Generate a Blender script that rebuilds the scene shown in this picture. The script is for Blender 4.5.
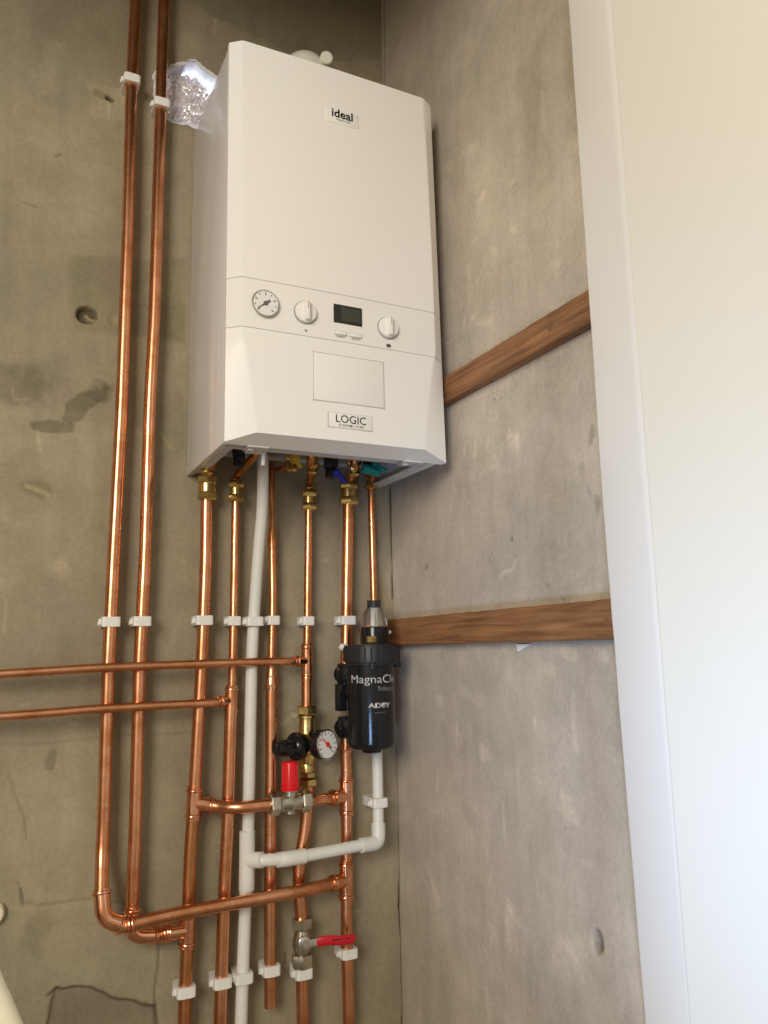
import bpy, bmesh, math, random
import numpy as np
from mathutils import Vector, Matrix, Quaternion
for o in list(bpy.data.objects): bpy.data.objects.remove(o)
S = bpy.context.scene
COL = S.collection
random.seed(4)
rng = np.random.default_rng(7)

# ------------------------------------------------------------------ camera
FPX, YAW, PITCH, ROLL = 800.70, 0.4589, 0.1699, -0.0202
CAM = np.array([-0.7411, -1.4616, -0.1928])
_f = np.array([math.sin(YAW)*math.cos(PITCH), math.cos(YAW)*math.cos(PITCH), math.sin(PITCH)])
_r = np.array([math.cos(YAW), -math.sin(YAW), 0.0])
_u = np.cross(_r, _f)
CR = _r*math.cos(ROLL) + _u*math.sin(ROLL)
CU = -_r*math.sin(ROLL) + _u*math.cos(ROLL)
cd = bpy.data.cameras.new('camera')
cam = bpy.data.objects.new('camera', cd)
COL.objects.link(cam)
cd.sensor_fit = 'VERTICAL'
cd.sensor_height = 36.0
cd.lens = FPX*36.0/1024.0
cd.clip_start = 0.01
M3 = Matrix((CR, CU, -_f)).transposed()
cam.matrix_world = Matrix.Translation(Vector(CAM)) @ M3.to_4x4()
S.camera = cam

def at(x, y, Y=None, X=None):
    """point where the photograph's pixel x,y meets the plane y=Y or x=X"""
    d = _f + CR*(x-384)/FPX - CU*(y-512)/FPX
    t = (Y-CAM[1])/d[1] if Y is not None else (X-CAM[0])/d[0]
    return Vector(CAM + d*t)

# ------------------------------------------------------------------ light
S.view_settings.view_transform = 'Standard'
S.view_settings.look = 'None'
S.view_settings.gamma = 1.0
S.view_settings.use_curve_mapping = False
S.view_settings.exposure = 0.15
w = bpy.data.worlds.new('world'); S.world = w
w.use_nodes = True
w.node_tree.nodes['Background'].inputs[0].default_value = (1.0, 0.90, 0.74, 1)
w.node_tree.nodes['Background'].inputs[1].default_value = 0.42

def area(name, loc, target, sx, sy, power, color):
    l = bpy.data.lights.new(name, 'AREA'); l.shape = 'RECTANGLE'
    l.size, l.size_y, l.energy, l.color = sx, sy, power, color
    o = bpy.data.objects.new(name, l); COL.objects.link(o)
    o.location = loc
    o.rotation_euler = (Vector(target)-Vector(loc)).to_track_quat('-Z', 'Y').to_euler()
    return o
area('window_daylight', (-2.30, -2.65, 0.72), (-0.25, 0, 0.10), 1.05, 1.25, 60, (1.0, 0.94, 0.84))
lw = area('low_blue_fill', (-1.15, -2.0, -0.95), (0.03, -0.85, -0.36), 0.35, 0.35, 1.9, (0.34, 0.57, 1.0))  # added blue lamp, kept narrow to tint the lower door and trim
lw.data.spread = math.radians(42)

# ------------------------------------------------------------------ materials
def mat(name, color, rough=0.5, metal=0.0, coat=0.0, trans=0.0, bump=0.0, bscale=60, var=0.0, vscale=8, color2=None,
        spec=0.5, ior=1.45, rough_var=0.0):
    m = bpy.data.materials.new(name); m.use_nodes = True
    nt = m.node_tree; b = nt.nodes['Principled BSDF']
    b.inputs['Base Color'].default_value = (*color, 1)
    b.inputs['Roughness'].default_value = rough
    b.inputs['Metallic'].default_value = metal
    b.inputs['Coat Weight'].default_value = coat
    b.inputs['Coat Roughness'].default_value = 0.05
    b.inputs['Transmission Weight'].default_value = trans
    b.inputs['IOR'].default_value = ior
    b.inputs['Specular IOR Level'].default_value = spec
    tc = nt.nodes.new('ShaderNodeTexCoord')
    if var > 0 or color2:
        n = nt.nodes.new('ShaderNodeTexNoise'); n.inputs['Scale'].default_value = vscale
        n.inputs['Detail'].default_value = 6; n.inputs['Roughness'].default_value = 0.6
        nt.links.new(tc.outputs['Object'], n.inputs['Vector'])
        r = nt.nodes.new('ShaderNodeValToRGB')
        c2 = color2 or tuple(c*(1-var) for c in color)
        r.color_ramp.elements[0].position = 0.35; r.color_ramp.elements[1].position = 0.65
        r.color_ramp.elements[0].color = (*c2, 1); r.color_ramp.elements[1].color = (*color, 1)
        nt.links.new(n.outputs['Fac'], r.inputs['Fac'])
        nt.links.new(r.outputs['Color'], b.inputs['Base Color'])
        if rough_var:
            mr = nt.nodes.new('ShaderNodeMapRange')
            mr.inputs[3].default_value = rough+rough_var; mr.inputs[4].default_value = rough-rough_var
            nt.links.new(n.outputs['Fac'], mr.inputs[0]); nt.links.new(mr.outputs[0], b.inputs['Roughness'])
    if bump > 0:
        n2 = nt.nodes.new('ShaderNodeTexNoise'); n2.inputs['Scale'].default_value = bscale
        n2.inputs['Detail'].default_value = 5
        nt.links.new(tc.outputs['Object'], n2.inputs['Vector'])
        bp = nt.nodes.new('ShaderNodeBump'); bp.inputs['Strength'].default_value = bump
        bp.inputs['Distance'].default_value = 0.002
        nt.links.new(n2.outputs['Fac'], bp.inputs['Height'])
        nt.links.new(bp.outputs['Normal'], b.inputs['Normal'])
    return m

COPPER = mat('copper', (0.92, 0.45, 0.245), 0.27, 1.0, color2=(0.66, 0.27, 0.12), vscale=22, rough_var=0.06, bump=0.12, bscale=45)
COPPER_DULL = mat('tarnished_copper', (0.72, 0.31, 0.13), 0.33, 1.0, color2=(0.44, 0.20, 0.075), vscale=30, rough_var=0.08, bump=0.12, bscale=45)
COPPER_BRIGHT = mat('polished_copper', (0.95, 0.50, 0.30), 0.19, 1.0, color2=(0.74, 0.30, 0.14), vscale=40, bump=0.15, bscale=60)
BRASS = mat('brass', (0.86, 0.66, 0.28), 0.24, 1.0, color2=(0.62, 0.44, 0.15), vscale=60, bump=0.12, bscale=90)
NICKEL = mat('nickel', (0.68, 0.63, 0.52), 0.27, 1.0, color2=(0.48, 0.44, 0.34), vscale=60, bump=0.2, bscale=120)
STEEL = mat('bright_steel', (0.80, 0.80, 0.78), 0.18, 1.0)
CASE = mat('boiler_white_metal', (0.72, 0.69, 0.66), 0.26, 0.0, coat=0.35)
COVER = mat('boiler_white_plastic', (0.86, 0.83, 0.77), 0.42)
COVER_B = mat('boiler_panel_plastic', (0.85, 0.82, 0.76), 0.38)
SEAM = mat('seam_grey', (0.50, 0.42, 0.38), 0.7)
EDGE = mat('moulding_edge', (0.62, 0.58, 0.52), 0.6)
INSIDE = mat('boiler_tray_grey', (0.33, 0.33, 0.34), 0.45)
LIP = mat('boiler_lip_plastic', (0.62, 0.60, 0.60), 0.4)
WPLAST = mat('white_nylon', (0.80, 0.78, 0.72), 0.4)
WPIPE = mat('white_waste_plastic', (0.76, 0.75, 0.68), 0.33, var=0.06, vscale=12)
BLACK = mat('black_plastic', (0.010, 0.010, 0.011), 0.17, spec=0.5)
BLACKM = mat('black_matt_plastic', (0.018, 0.018, 0.020), 0.45)
SCREEN = mat('display_glass', (0.022, 0.024, 0.018), 0.22)
SCREENL = mat('display_segment_area', (0.05, 0.052, 0.04), 0.25)
PRINT = mat('grey_print', (0.13, 0.12, 0.11), 0.6)
PRINTL = mat('light_grey_print', (0.36, 0.34, 0.31), 0.6)
WPRINT = mat('white_print', (0.75, 0.73, 0.70), 0.5)
WPRINTG = mat('silver_print', (0.42, 0.41, 0.40), 0.5)
RED = mat('red_plastic', (0.72, 0.008, 0.01), 0.33)
REDL = mat('red_lever_sleeve', (0.55, 0.010, 0.02), 0.42)
YELLOW = mat('yellow_plastic', (0.62, 0.42, 0.02), 0.4)
BLUE = mat('blue_plastic', (0.01, 0.02, 0.32), 0.35)
TEAL = mat('teal_plastic', (0.0, 0.25, 0.22), 0.4)
DIAL = mat('dial_white', (0.80, 0.79, 0.75), 0.4)
CREAM = mat('cream_plastic', (0.80, 0.72, 0.50), 0.45)
FLUE = mat('pale_flue_plastic', (0.80, 0.78, 0.64), 0.4)
PAINT = mat('white_gloss_paint', (0.80, 0.755, 0.65), 0.30, bump=0.25, bscale=14, coat=0.2)
PAINT2 = mat('white_trim_paint', (0.78, 0.74, 0.67), 0.32, bump=0.2, bscale=12, coat=0.2)
CEIL = mat('ceiling_plaster', (0.45, 0.41, 0.34), 0.9, bump=0.3, bscale=30)
FLOORM = mat('floor_screed', (0.26, 0.23, 0.19), 0.9, var=0.2, bump=0.3, bscale=30)
PAPER = mat('paper_scrap', (0.75, 0.72, 0.66), 0.8)
CLEAR = mat('clear_plastic', (0.96, 0.96, 0.93), 0.06, trans=0.97, ior=1.18)
FOIL = mat('crumpled_foil', (0.98, 0.96, 0.98), 0.34, 0.50, bump=0.5, bscale=90, color2=(0.80, 0.74, 0.80), vscale=55)

def wood():
    m = mat('stained_timber', (0.30, 0.15, 0.065), 0.6)
    nt = m.node_tree; b = nt.nodes['Principled BSDF']
    tc = nt.nodes.new('ShaderNodeTexCoord'); mp = nt.nodes.new('ShaderNodeMapping')
    mp.inputs['Scale'].default_value = (30, 2.5, 45)
    n = nt.nodes.new('ShaderNodeTexNoise'); n.inputs['Scale'].default_value = 2.2; n.inputs['Detail'].default_value = 8
    n.inputs['Distortion'].default_value = 0.6
    r = nt.nodes.new('ShaderNodeValToRGB')
    r.color_ramp.elements[0].position = 0.30; r.color_ramp.elements[0].color = (0.17, 0.074, 0.028, 1)
    r.color_ramp.elements[1].position = 0.72; r.color_ramp.elements[1].color = (0.44, 0.205, 0.080, 1)
    n2 = nt.nodes.new('ShaderNodeTexNoise'); n2.inputs['Scale'].default_value = 9
    mx = nt.nodes.new('ShaderNodeMixRGB'); mx.blend_type = 'MULTIPLY'; mx.inputs[0].default_value = 0.5
    r2 = nt.nodes.new('ShaderNodeValToRGB'); r2.color_ramp.elements[0].position = .35; r2.color_ramp.elements[1].position = .65
    r2.color_ramp.elements[0].color = (.55, .5, .45, 1)
    nt.links.new(tc.outputs['Object'], mp.inputs['Vector']); nt.links.new(mp.outputs[0], n.inputs['Vector'])
    nt.links.new(tc.outputs['Object'], n2.inputs['Vector']); nt.links.new(n2.outputs['Fac'], r2.inputs['Fac'])
    nt.links.new(n.outputs['Fac'], r.inputs['Fac']); nt.links.new(r.outputs[0], mx.inputs[1]); nt.links.new(r2.outputs[0], mx.inputs[2])
    nt.links.new(mx.outputs[0], b.inputs['Base Color'])
    bp = nt.nodes.new('ShaderNodeBump'); bp.inputs['Strength'].default_value = 0.4; bp.inputs['Distance'].default_value = 0.002
    nt.links.new(n.outputs['Fac'], bp.inputs['Height']); nt.links.new(bp.outputs[0], b.inputs['Normal'])
    return m
WOOD = wood()
KNOT = mat('timber_knot', (0.19, 0.085, 0.036), 0.6)

def render_mat(name, base):
    """cement render: per-vertex tint (stains of their own shape) over procedural mottling"""
    m = bpy.data.materials.new(name); m.use_nodes = True
    nt = m.node_tree; b = nt.nodes['Principled BSDF']; L = nt.links.new; N = nt.nodes.new
    b.inputs['Roughness'].default_value = 0.72
    b.inputs['Specular IOR Level'].default_value = 0.35
    a = N('ShaderNodeAttribute'); a.attribute_name = 'tint'
    tc = N('ShaderNodeTexCoord')
    def noise(s, d=6, dist=0.0, rg=0.55):
        n = N('ShaderNodeTexNoise'); n.inputs['Scale'].default_value = s; n.inputs['Detail'].default_value = d
        n.inputs['Distortion'].default_value = dist; n.inputs['Roughness'].default_value = rg
        L(tc.outputs['Object'], n.inputs['Vector']); return n
    def ramp(n, p0, c0, p1, c1):
        r = N('ShaderNodeValToRGB'); e = r.color_ramp.elements
        e[0].position = p0; e[0].color = (*c0, 1); e[1].position = p1; e[1].color = (*c1, 1)
        L(n.outputs['Fac'], r.inputs['Fac']); return r
    def mul(x, y, f=1.0):
        q = N('ShaderNodeMixRGB'); q.blend_type = 'MULTIPLY'; q.inputs[0].default_value = f
        L(x, q.inputs[1]); L(y, q.inputs[2]); return q.outputs[0]
    r1 = ramp(noise(3.2, 5, .4), 0.34, tuple(c*0.85 for c in base), 0.66, tuple(c*1.10 for c in base))
    r2 = ramp(noise(17, 7, .8), 0.33, (.91, .91, .90), 0.64, (1.04, 1.04, 1.04))
    r3 = ramp(noise(130, 3), 0.30, (.90, .90, .90), 0.6, (1.03, 1.03, 1.03))
    r4 = ramp(noise(9, 7, 1.2, .65), 0.60, (1, 1, 1), 0.70, (1.14, 1.12, 1.12))
    c = mul(r1.outputs[0], r2.outputs[0]); c = mul(c, r3.outputs[0]); c = mul(c, r4.outputs[0]); c = mul(c, a.outputs['Color'])
    mp = N('ShaderNodeMapping'); mp.inputs['Scale'].default_value = (1, 1, .16); L(tc.outputs['Object'], mp.inputs['Vector'])
    sn = noise(34, 6, .3, .6); L(mp.outputs[0], sn.inputs['Vector'])
    c = mul(c, ramp(sn, .30, (.93, .93, .92), .68, (1.06, 1.06, 1.06)).outputs[0])
    L(c, b.inputs['Base Color'])
    bn = noise(60, 8); bp = N('ShaderNodeBump'); bp.inputs['Strength'].default_value = 0.22; bp.inputs['Distance'].default_value = 0.003
    L(bn.outputs['Fac'], bp.inputs['Height']); L(bp.outputs[0], b.inputs['Normal'])
    return m
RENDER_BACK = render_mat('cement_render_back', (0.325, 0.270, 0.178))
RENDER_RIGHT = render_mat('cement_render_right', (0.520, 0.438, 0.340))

# ------------------------------------------------------------------ mesh helpers
def V(*a): return Vector(a)
def finish(bm, name, m, parent=None, smooth=35, origin=None):
    bmesh.ops.recalc_face_normals(bm, faces=bm.faces)
    me = bpy.data.meshes.new(name)
    if origin is None:
        if parent is not None: origin = Vector(parent['_o'])
        else:
            cs = [v.co for v in bm.verts]
            lo = Vector([min(c[i] for c in cs) for i in range(3)]); hi = Vector([max(c[i] for c in cs) for i in range(3)])
            origin = Vector(((lo.x+hi.x)/2, (lo.y+hi.y)/2, lo.z))
    origin = Vector(origin)
    for v in bm.verts: v.co -= origin
    bm.to_mesh(me); bm.free()
    mats = m if isinstance(m, (list, tuple)) else [m]
    for q in mats: me.materials.append(q)
    if smooth:
        for p in me.polygons: p.use_smooth = True
        me.set_sharp_from_angle(angle=math.radians(smooth))
    o = bpy.data.objects.new(name, me); COL.objects.link(o)
    if parent is not None:
        o.parent = parent
        if '_o' in parent:
            o.location = origin - Vector(parent['_o'])
        o['_o'] = list(origin)
    else:
        o.location = origin; o['_o'] = list(origin)
    return o
def thing(name, label, cat, loc, group=None):
    o = bpy.data.objects.new(name, None); COL.objects.link(o)
    o.empty_display_size = 0.05
    o.location = loc; o['_o'] = list(loc); o['label'] = label; o['category'] = cat
    if group: o['group'] = group
    return o
def tag(o, label, cat, group=None):
    o['label'] = label; o['category'] = cat
    if group: o['group'] = group
    return o
def struct(o): o['kind'] = 'structure'; return o

def box(bm, x0, x1, y0, y1, z0, z1, bev=0.0, mi=0, seg=2):
    r = bmesh.ops.create_cube(bm, size=1.0)
    vs = r['verts']
    for v in vs:
        v.co = V(x0+(v.co.x+.5)*(x1-x0), y0+(v.co.y+.5)*(y1-y0), z0+(v.co.z+.5)*(z1-z0))
    fs = set(f for v in vs for f in v.link_faces)
    for f in fs: f.material_index = mi
    if bev:
        es = list(set(e for v in vs for e in v.link_edges))
        bmesh.ops.bevel(bm, geom=es, offset=bev, segments=seg, affect='EDGES', profile=0.5)
def frame_of(d, up=None):
    d = Vector(d).normalized()
    a = Vector(up) if up is not None else (V(0, 0, 1) if abs(d.z) < .9 else V(0, 1, 0))
    s = a.cross(d).normalized(); t = d.cross(s).normalized()
    return s, t, d
def lathe(bm, p0, axis, prof, seg=28, mi=0, hexr=None, up=None, squash=1.0):
    """prof: list of (distance along axis, radius)"""
    s, t, d = frame_of(axis, up); p0 = Vector(p0); rings = []
    for h, r in prof:
        rings.append([bm.verts.new(p0+d*h+(s*math.cos(2*math.pi*k/seg)*squash+t*math.sin(2*math.pi*k/seg))*max(r, 1e-5)) for k in range(seg)])
    for a, b in zip(rings, rings[1:]):
        for k in range(seg):
            f = bm.faces.new((a[k], a[(k+1) % seg], b[(k+1) % seg], b[k])); f.material_index = mi
    for rg in (rings[0], rings[-1]):
        f = bm.faces.new(rg); f.material_index = mi
def smooth_path(pts, step=0.012, rb=0.035):
    """round the corners of a polyline with fillets of about rb"""
    P = [Vector(p) for p in pts]; out = [P[0]]
    for i in range(1, len(P)-1):
        a, b, c = P[i-1], P[i], P[i+1]
        d = min(rb, (b-a).length*.48, (c-b).length*.48)
        p, q = b+(a-b).normalized()*d, b+(c-b).normalized()*d
        for k in range(9):
            t = k/8; out.append((1-t)**2*p+2*t*(1-t)*b+t*t*q)
    out.append(P[-1]); return out
def tube(bm, pts, r, seg=24, rb=0.035, mi=0, caps=True, raw=False):
    P = [Vector(p) for p in pts] if raw else smooth_path(pts, rb=rb)
    Q = [P[0]]
    for p in P[1:]:
        if (p-Q[-1]).length > 1e-4: Q.append(p)
    P = Q; n = len(P)
    rr = r if callable(r) else (lambda t: r)
    T = [(P[min(i+1, n-1)]-P[max(i-1, 0)]).normalized() for i in range(n)]
    s, t, _ = frame_of(T[0]); rings = []; L = [0]
    for i in range(1, n): L.append(L[-1]+(P[i]-P[i-1]).length)
    for i in range(n):
        if i: 
            q = T[i-1].rotation_difference(T[i]); s = q @ s; t = q @ t
        rad = rr(L[i]/L[-1])
        rings.append([bm.verts.new(P[i]+(s*math.cos(2*math.pi*k/seg)+t*math.sin(2*math.pi*k/seg))*rad) for k in range(seg)])
    for a, b in zip(rings, rings[1:]):
        for k in range(seg):
            f = bm.faces.new((a[k], a[(k+1) % seg], b[(k+1) % seg], b[k])); f.material_index = mi
    if caps:
        for rg in (rings[0], rings[-1]): bm.faces.new(rg).material_index = mi
def hexnut(bm, p0, axis, length, af, mi=0, up=None):
    R = af/2/math.cos(math.pi/6); c = af/2*1.0
    s, t, d = frame_of(axis, up); p0 = Vector(p0)
    rows = [(0, .90), (length*.13, 1.0), (length*.87, 1.0), (length, .90)]
    rings = [[bm.verts.new(p0+d*h+(s*math.cos(math.pi/3*k+.3)+t*math.sin(math.pi/3*k+.3))*R*q) for k in range(6)] for h, q in rows]
    for a, b in zip(rings, rings[1:]):
        for k in range(6): bm.faces.new((a[k], a[(k+1) % 6], b[(k+1) % 6], b[k])).material_index = mi
    for rg in (rings[0], rings[-1]): bm.faces.new(rg).material_index = mi
def sleeve_prof(L, r, two=True):
    g = r*1.17; bd = r*1.40
    p = [(0, r*1.02), (.0006, g*1.06), (.002, g*1.06), (.003, g*.99), (.005, g*.99), (.0062, bd*.97), (.0075, bd), (.0088, bd*.97), (.010, g)]
    return p + [(L-h, q) for h, q in reversed(p)] if two else p+[(L, g)]
def sleeve(bm, c, d, L, r):
    d = Vector(d).normalized(); lathe(bm, Vector(c)-d*L/2, d, sleeve_prof(L, r), 24)
def tee(bm, c, d, br, L, r, rbr, Lb):
    """soldered tee: sleeve along d, branch along br"""
    sleeve(bm, c, d, L, r)
    br = Vector(br).normalized(); prof = sleeve_prof(Lb-r*.35, rbr, False)
    lathe(bm, Vector(c)+br*Lb, -br, prof, 24)
def bend_sleeve(bm, pts, r):
    tube(bm, pts, r*1.17, rb=0.02)
    for a, b in ((pts[0], pts[1]), (pts[-1], pts[-2])):
        a, b = Vector(a), Vector(b); d = (b-a).normalized()
        lathe(bm, a-d*.0005, d, [(0, r*1.02), (.0006, r*1.18), (.003, r*1.18), (.0045, r*1.37), (.006, r*1.40), (.0075, r*1.37), (.009, r*1.18)], 24)
def compression(bm, c, d, L, r):
    d = Vector(d).normalized(); c = Vector(c); nl = L*.34; af = r*2+.0115
    hexnut(bm, c-d*L/2, d, nl, af); hexnut(bm, c+d*(L/2-nl), d, nl, af)
    lathe(bm, c-d*L*.2, d, [(0, r*1.35), (.001, r*1.5), (L*.4-.001, r*1.5), (L*.4, r*1.35)], 20)
    lathe(bm, c-d*(L/2+.002), d, [(0, r*1.02), (.001, r*1.3), (.004, r*1.3)], 20)

# ------------------------------------------------------------------ structure: render walls with their own dents and stains
def vnoise(x, y, s, seed):
    g = np.random.default_rng(seed).random((64, 64)); x = x*s; y = y*s
    xi = np.floor(x).astype(int); yi = np.floor(y).astype(int); fx = x-xi; fy = y-yi
    fx = fx*fx*(3-2*fx); fy = fy*fy*(3-2*fy)
    a = g[xi % 64, yi % 64]; b = g[(xi+1) % 64, yi % 64]; c = g[xi % 64, (yi+1) % 64]; d = g[(xi+1) % 64, (yi+1) % 64]
    return (a*(1-fx)+b*fx)*(1-fy)+(c*(1-fx)+d*fx)*fy
def fbm(x, y, s, seed): return sum(vnoise(x, y, s*2**k, seed+k)/2**k for k in range(4))/1.875-.5
def sm(v, a, b):
    t = np.clip((v-a)/(b-a), 0, 1); return t*t*(3-2*t)
class Wall:
    def __init__(s, a0, a1, b0, b1, step, conv):
        s.na = int(round((a1-a0)/step))+1; s.nb = int(round((b1-b0)/step))+1
        s.A, s.B = np.meshgrid(np.linspace(a0, a1, s.na), np.linspace(b0, b1, s.nb), indexing='ij')
        s.D = np.zeros_like(s.A); s.C = np.ones(s.A.shape+(3,)); s.conv = conv
        s.n1 = fbm(s.A, s.B, 18, 3); s.n2 = fbm(s.A, s.B, 55, 11); s.n3 = fbm(s.A+5, s.B+5, 18, 23)
    def tint(s, m, col): s.C *= 1+(np.array(col)-1)*m[..., None]
    def ell(s, px, py, rx, ry, col=None, depth=0, soft=.35, rough=.0, ang=0):
        a, b = s.conv(px, py); k = 1.52/800*1.05; da = s.A-a+rough*s.n1*.06; db = s.B-b+rough*s.n3*.06
        c, q = math.cos(ang), math.sin(ang); u = (da*c+db*q)/(rx*k); v = (-da*q+db*c)/(ry*k)
        d = np.hypot(u, v)+rough*s.n2*.8; m = 1-sm(d, 1-soft, 1+soft)
        if col is not None: s.tint(m, col)
        if depth: s.D += m*depth
    def line(s, pts, wpx, col=None, depth=0, wob=.006, soft=.5):
        P = [s.conv(*p) for p in pts]; k = 1.52/800; A = s.A+wob*s.n1; B = s.B+wob*s.n3; d = np.full(s.A.shape, 9.)
        for (a0, b0), (a1, b1) in zip(P, P[1:]):
            l2 = (a1-a0)**2+(b1-b0)**2; t = np.clip(((A-a0)*(a1-a0)+(B-b0)*(b1-b0))/l2, 0, 1)
            d = np.minimum(d, np.hypot(A-a0-t*(a1-a0), B-b0-t*(b1-b0)))
        h = wpx*k/2; m = 1-sm(d, h*(1-soft), h*(1+soft)+.0012)
        if col is not None: s.tint(m, col)
        if depth: s.D += m*depth
    def poly(s, pts, col=None, depth=0, soft=4, wob=.012):
        """convex polygon given in photograph pixels"""
        P = [s.conv(*p) for p in pts]; k = 1.52/800; A = s.A+wob*s.n1; B = s.B+wob*s.n3
        ca = sum(p[0] for p in P)/len(P); cb = sum(p[1] for p in P)/len(P); d = np.full(s.A.shape, 9.)
        for i in range(len(P)):
            (a0, b0), (a1, b1) = P[i], P[(i+1) % len(P)]
            na, nb = b1-b0, a0-a1; l = math.hypot(na, nb); na /= l; nb /= l
            if (ca-a0)*na+(cb-b0)*nb < 0: na, nb = -na, -nb
            d = np.minimum(d, (A-a0)*na+(B-b0)*nb)
        m = sm(d, -soft*k/2, soft*k/2)
        if col is not None: s.tint(m, col)
        if depth: s.D += m*depth
    def build(s, name, m, place, hole=None):
        n = s.A.size; co = place(s.A.ravel(), s.B.ravel(), s.D.ravel())
        idx = np.arange(n).reshape(s.na, s.nb)
        q = np.stack([idx[:-1, :-1], idx[1:, :-1], idx[1:, 1:], idx[:-1, 1:]], -1).reshape(-1, 4)
        if hole is not None:
            q = q[~hole.ravel()[q].any(1)]
        me = bpy.data.meshes.new(name)
        me.vertices.add(n); me.vertices.foreach_set('co', co.astype(np.float32).ravel())
        me.loops.add(q.size); me.loops.foreach_set('vertex_index', q.ravel().astype(np.int32))
        me.polygons.add(len(q)); me.polygons.foreach_set('loop_start', np.arange(0, q.size, 4, dtype=np.int32))
        me.polygons.foreach_set('loop_total', np.full(len(q), 4, np.int32))
        me.update(calc_edges=True)
        at_ = me.color_attributes.new('tint', 'FLOAT_COLOR', 'POINT')
        at_.data.foreach_set('color', np.concatenate([s.C.reshape(-1, 3), np.ones((n, 1))], 1).astype(np.float32).ravel())
        for p in me.polygons: p.use_smooth = True
        me.materials.append(m)
        o = bpy.data.objects.new(name, me); COL.objects.link(o); return struct(o)

XL = -1.60          # left wall of the cupboard
ZF, ZC = -1.35, 1.42
cb = lambda x, y: (at(x, y, Y=0).x, at(x, y, Y=0).z)
cr = lambda x, y: (at(x, y, X=0).y, at(x, y, X=0).z)
Wb = Wall(-0.86, 0.0336, -0.98, ZC, 0.0028, cb)
Wb.D += Wb.n1*.0016
# damp rectangle and stains
Wb.poly([(68, 255), (184, 262), (184, 343), (72, 331)], (.84, .84, .79), soft=9, wob=.012)
Wb.poly([(118, 300), (184, 305), (184, 345), (118, 336)], (.90, .90, .86), soft=7, wob=.012)
Wb.poly([(150, 250), (188, 250), (188, 300), (150, 300)], (1.05, 1.05, 1.05), soft=16, wob=.03)
Wb.ell(85, 405, 24, 7, (.62, .62, .57), rough=.8, ang=.95, soft=.15)
Wb.ell(98, 392, 7, 12, (.78, .78, .74), rough=.8, soft=.15)
Wb.ell(58, 428, 19, 6, (.60, .60, .55), rough=.8, soft=.15)
Wb.ell(12, 385, 30, 18, (.72, .71, .68), rough=.9, soft=.4)
Wb.ell(40, 375, 20, 14, (.86, .85, .82), rough=.9, soft=.7)
Wb.ell(172, 420, 22, 34, (.86, .86, .82), rough=.8, soft=.7)
Wb.ell(60, 490, 60, 50, (1.06, 1.06, 1.05), rough=.9, soft=.8)
Wb.ell(45, 180, 60, 60, (1.07, 1.07, 1.05), rough=.9, soft=.8)
Wb.ell(62, 566, 7, 10, (1.22, 1.20, 1.20), rough=.7, soft=.6)
Wb.ell(50, 562, 8, 8, (1.10, 1.08, 1.10), rough=.7, soft=.6)
Wb.line([(6, 600), (5, 632)], 2.2, (1.2, 1.2, 1.18))
Wb.ell(85, 560, 26, 22, (1.07, 1.06, 1.06), rough=.9, soft=.8)
Wb.line([(22, 203), (36, 207)], 1.8, (.75, .74, .72))
Wb.line([(56, 157), (60, 155)], 2.5, (.7, .6, .55))
Wb.ell(100, 40, 40, 60, (.90, .90, .86), rough=.9, soft=.9)
Wb.ell(30, 480, 26, 24, (.92, .91, .88), rough=.9, soft=.6)
Wb.ell(45, 700, 60, 30, (.94, .93, .91), rough=.9, soft=.8)
Wb.ell(38, 488, 12, 9, (.78, .77, .72), -.001, rough=.6)
Wb.line([(27, 486), (38, 490), (48, 495)], 3, (1.55, 1.55, 1.5))
Wb.line([(12, 388), (14, 400), (30, 398)], 2, (1.3, 1.3, 1.3))
Wb.line([(131, 395), (130, 418)], 1.6, (1.25, 1.25, 1.25))
Wb.line([(38, 430), (41, 452)], 3, (1.22, 1.22, 1.2))
Wb.line([(160, 432), (170, 446)], 3, (1.22, 1.22, 1.2))
Wb.ell(87, 315, 9, 8, (.34, .31, .28), .014, soft=.12)      # old fixing hole
Wb.line([(87, 314), (90, 318), (94, 319)], 3.2, (3.4, 3.4, 3.3), -.006)
Wb.ell(114, 320, 4, 4.5, (1.15, 1.12, 1.05), .002, soft=.2)
# top: darker olive area with a hard slanting edge, patched hole
Wb.poly([(165, 5), (178, 22), (225, 62), (300, 60), (380, 100), (390, -120), (150, -120)], (.80, .82, .76), soft=5, wob=.02)
Wb.poly([(142, 22), (176, 20), (225, 64), (200, 100), (140, 92)], (1.10, 1.10, 1.12), soft=16, wob=.02)
Wb.poly([(88, 82), (135, 90), (130, 122), (88, 118)], (1.12, 1.12, 1.10), soft=5, wob=.01)
Wb.poly([(95, 88), (112, 97), (112, 103), (92, 96)], (.7, .7, .68), soft=4)
Wb.ell(111, 99, 4, 2.5, (.2, .2, .2), .012, rough=.3, soft=.2)
Wb.line([(108, 104), (108, 119)], 1.5, (1.3, 1.3, 1.3))
Wb.line([(217, 20), (214, 34)], 2, (1.25, 1.25, 1.25))
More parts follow.
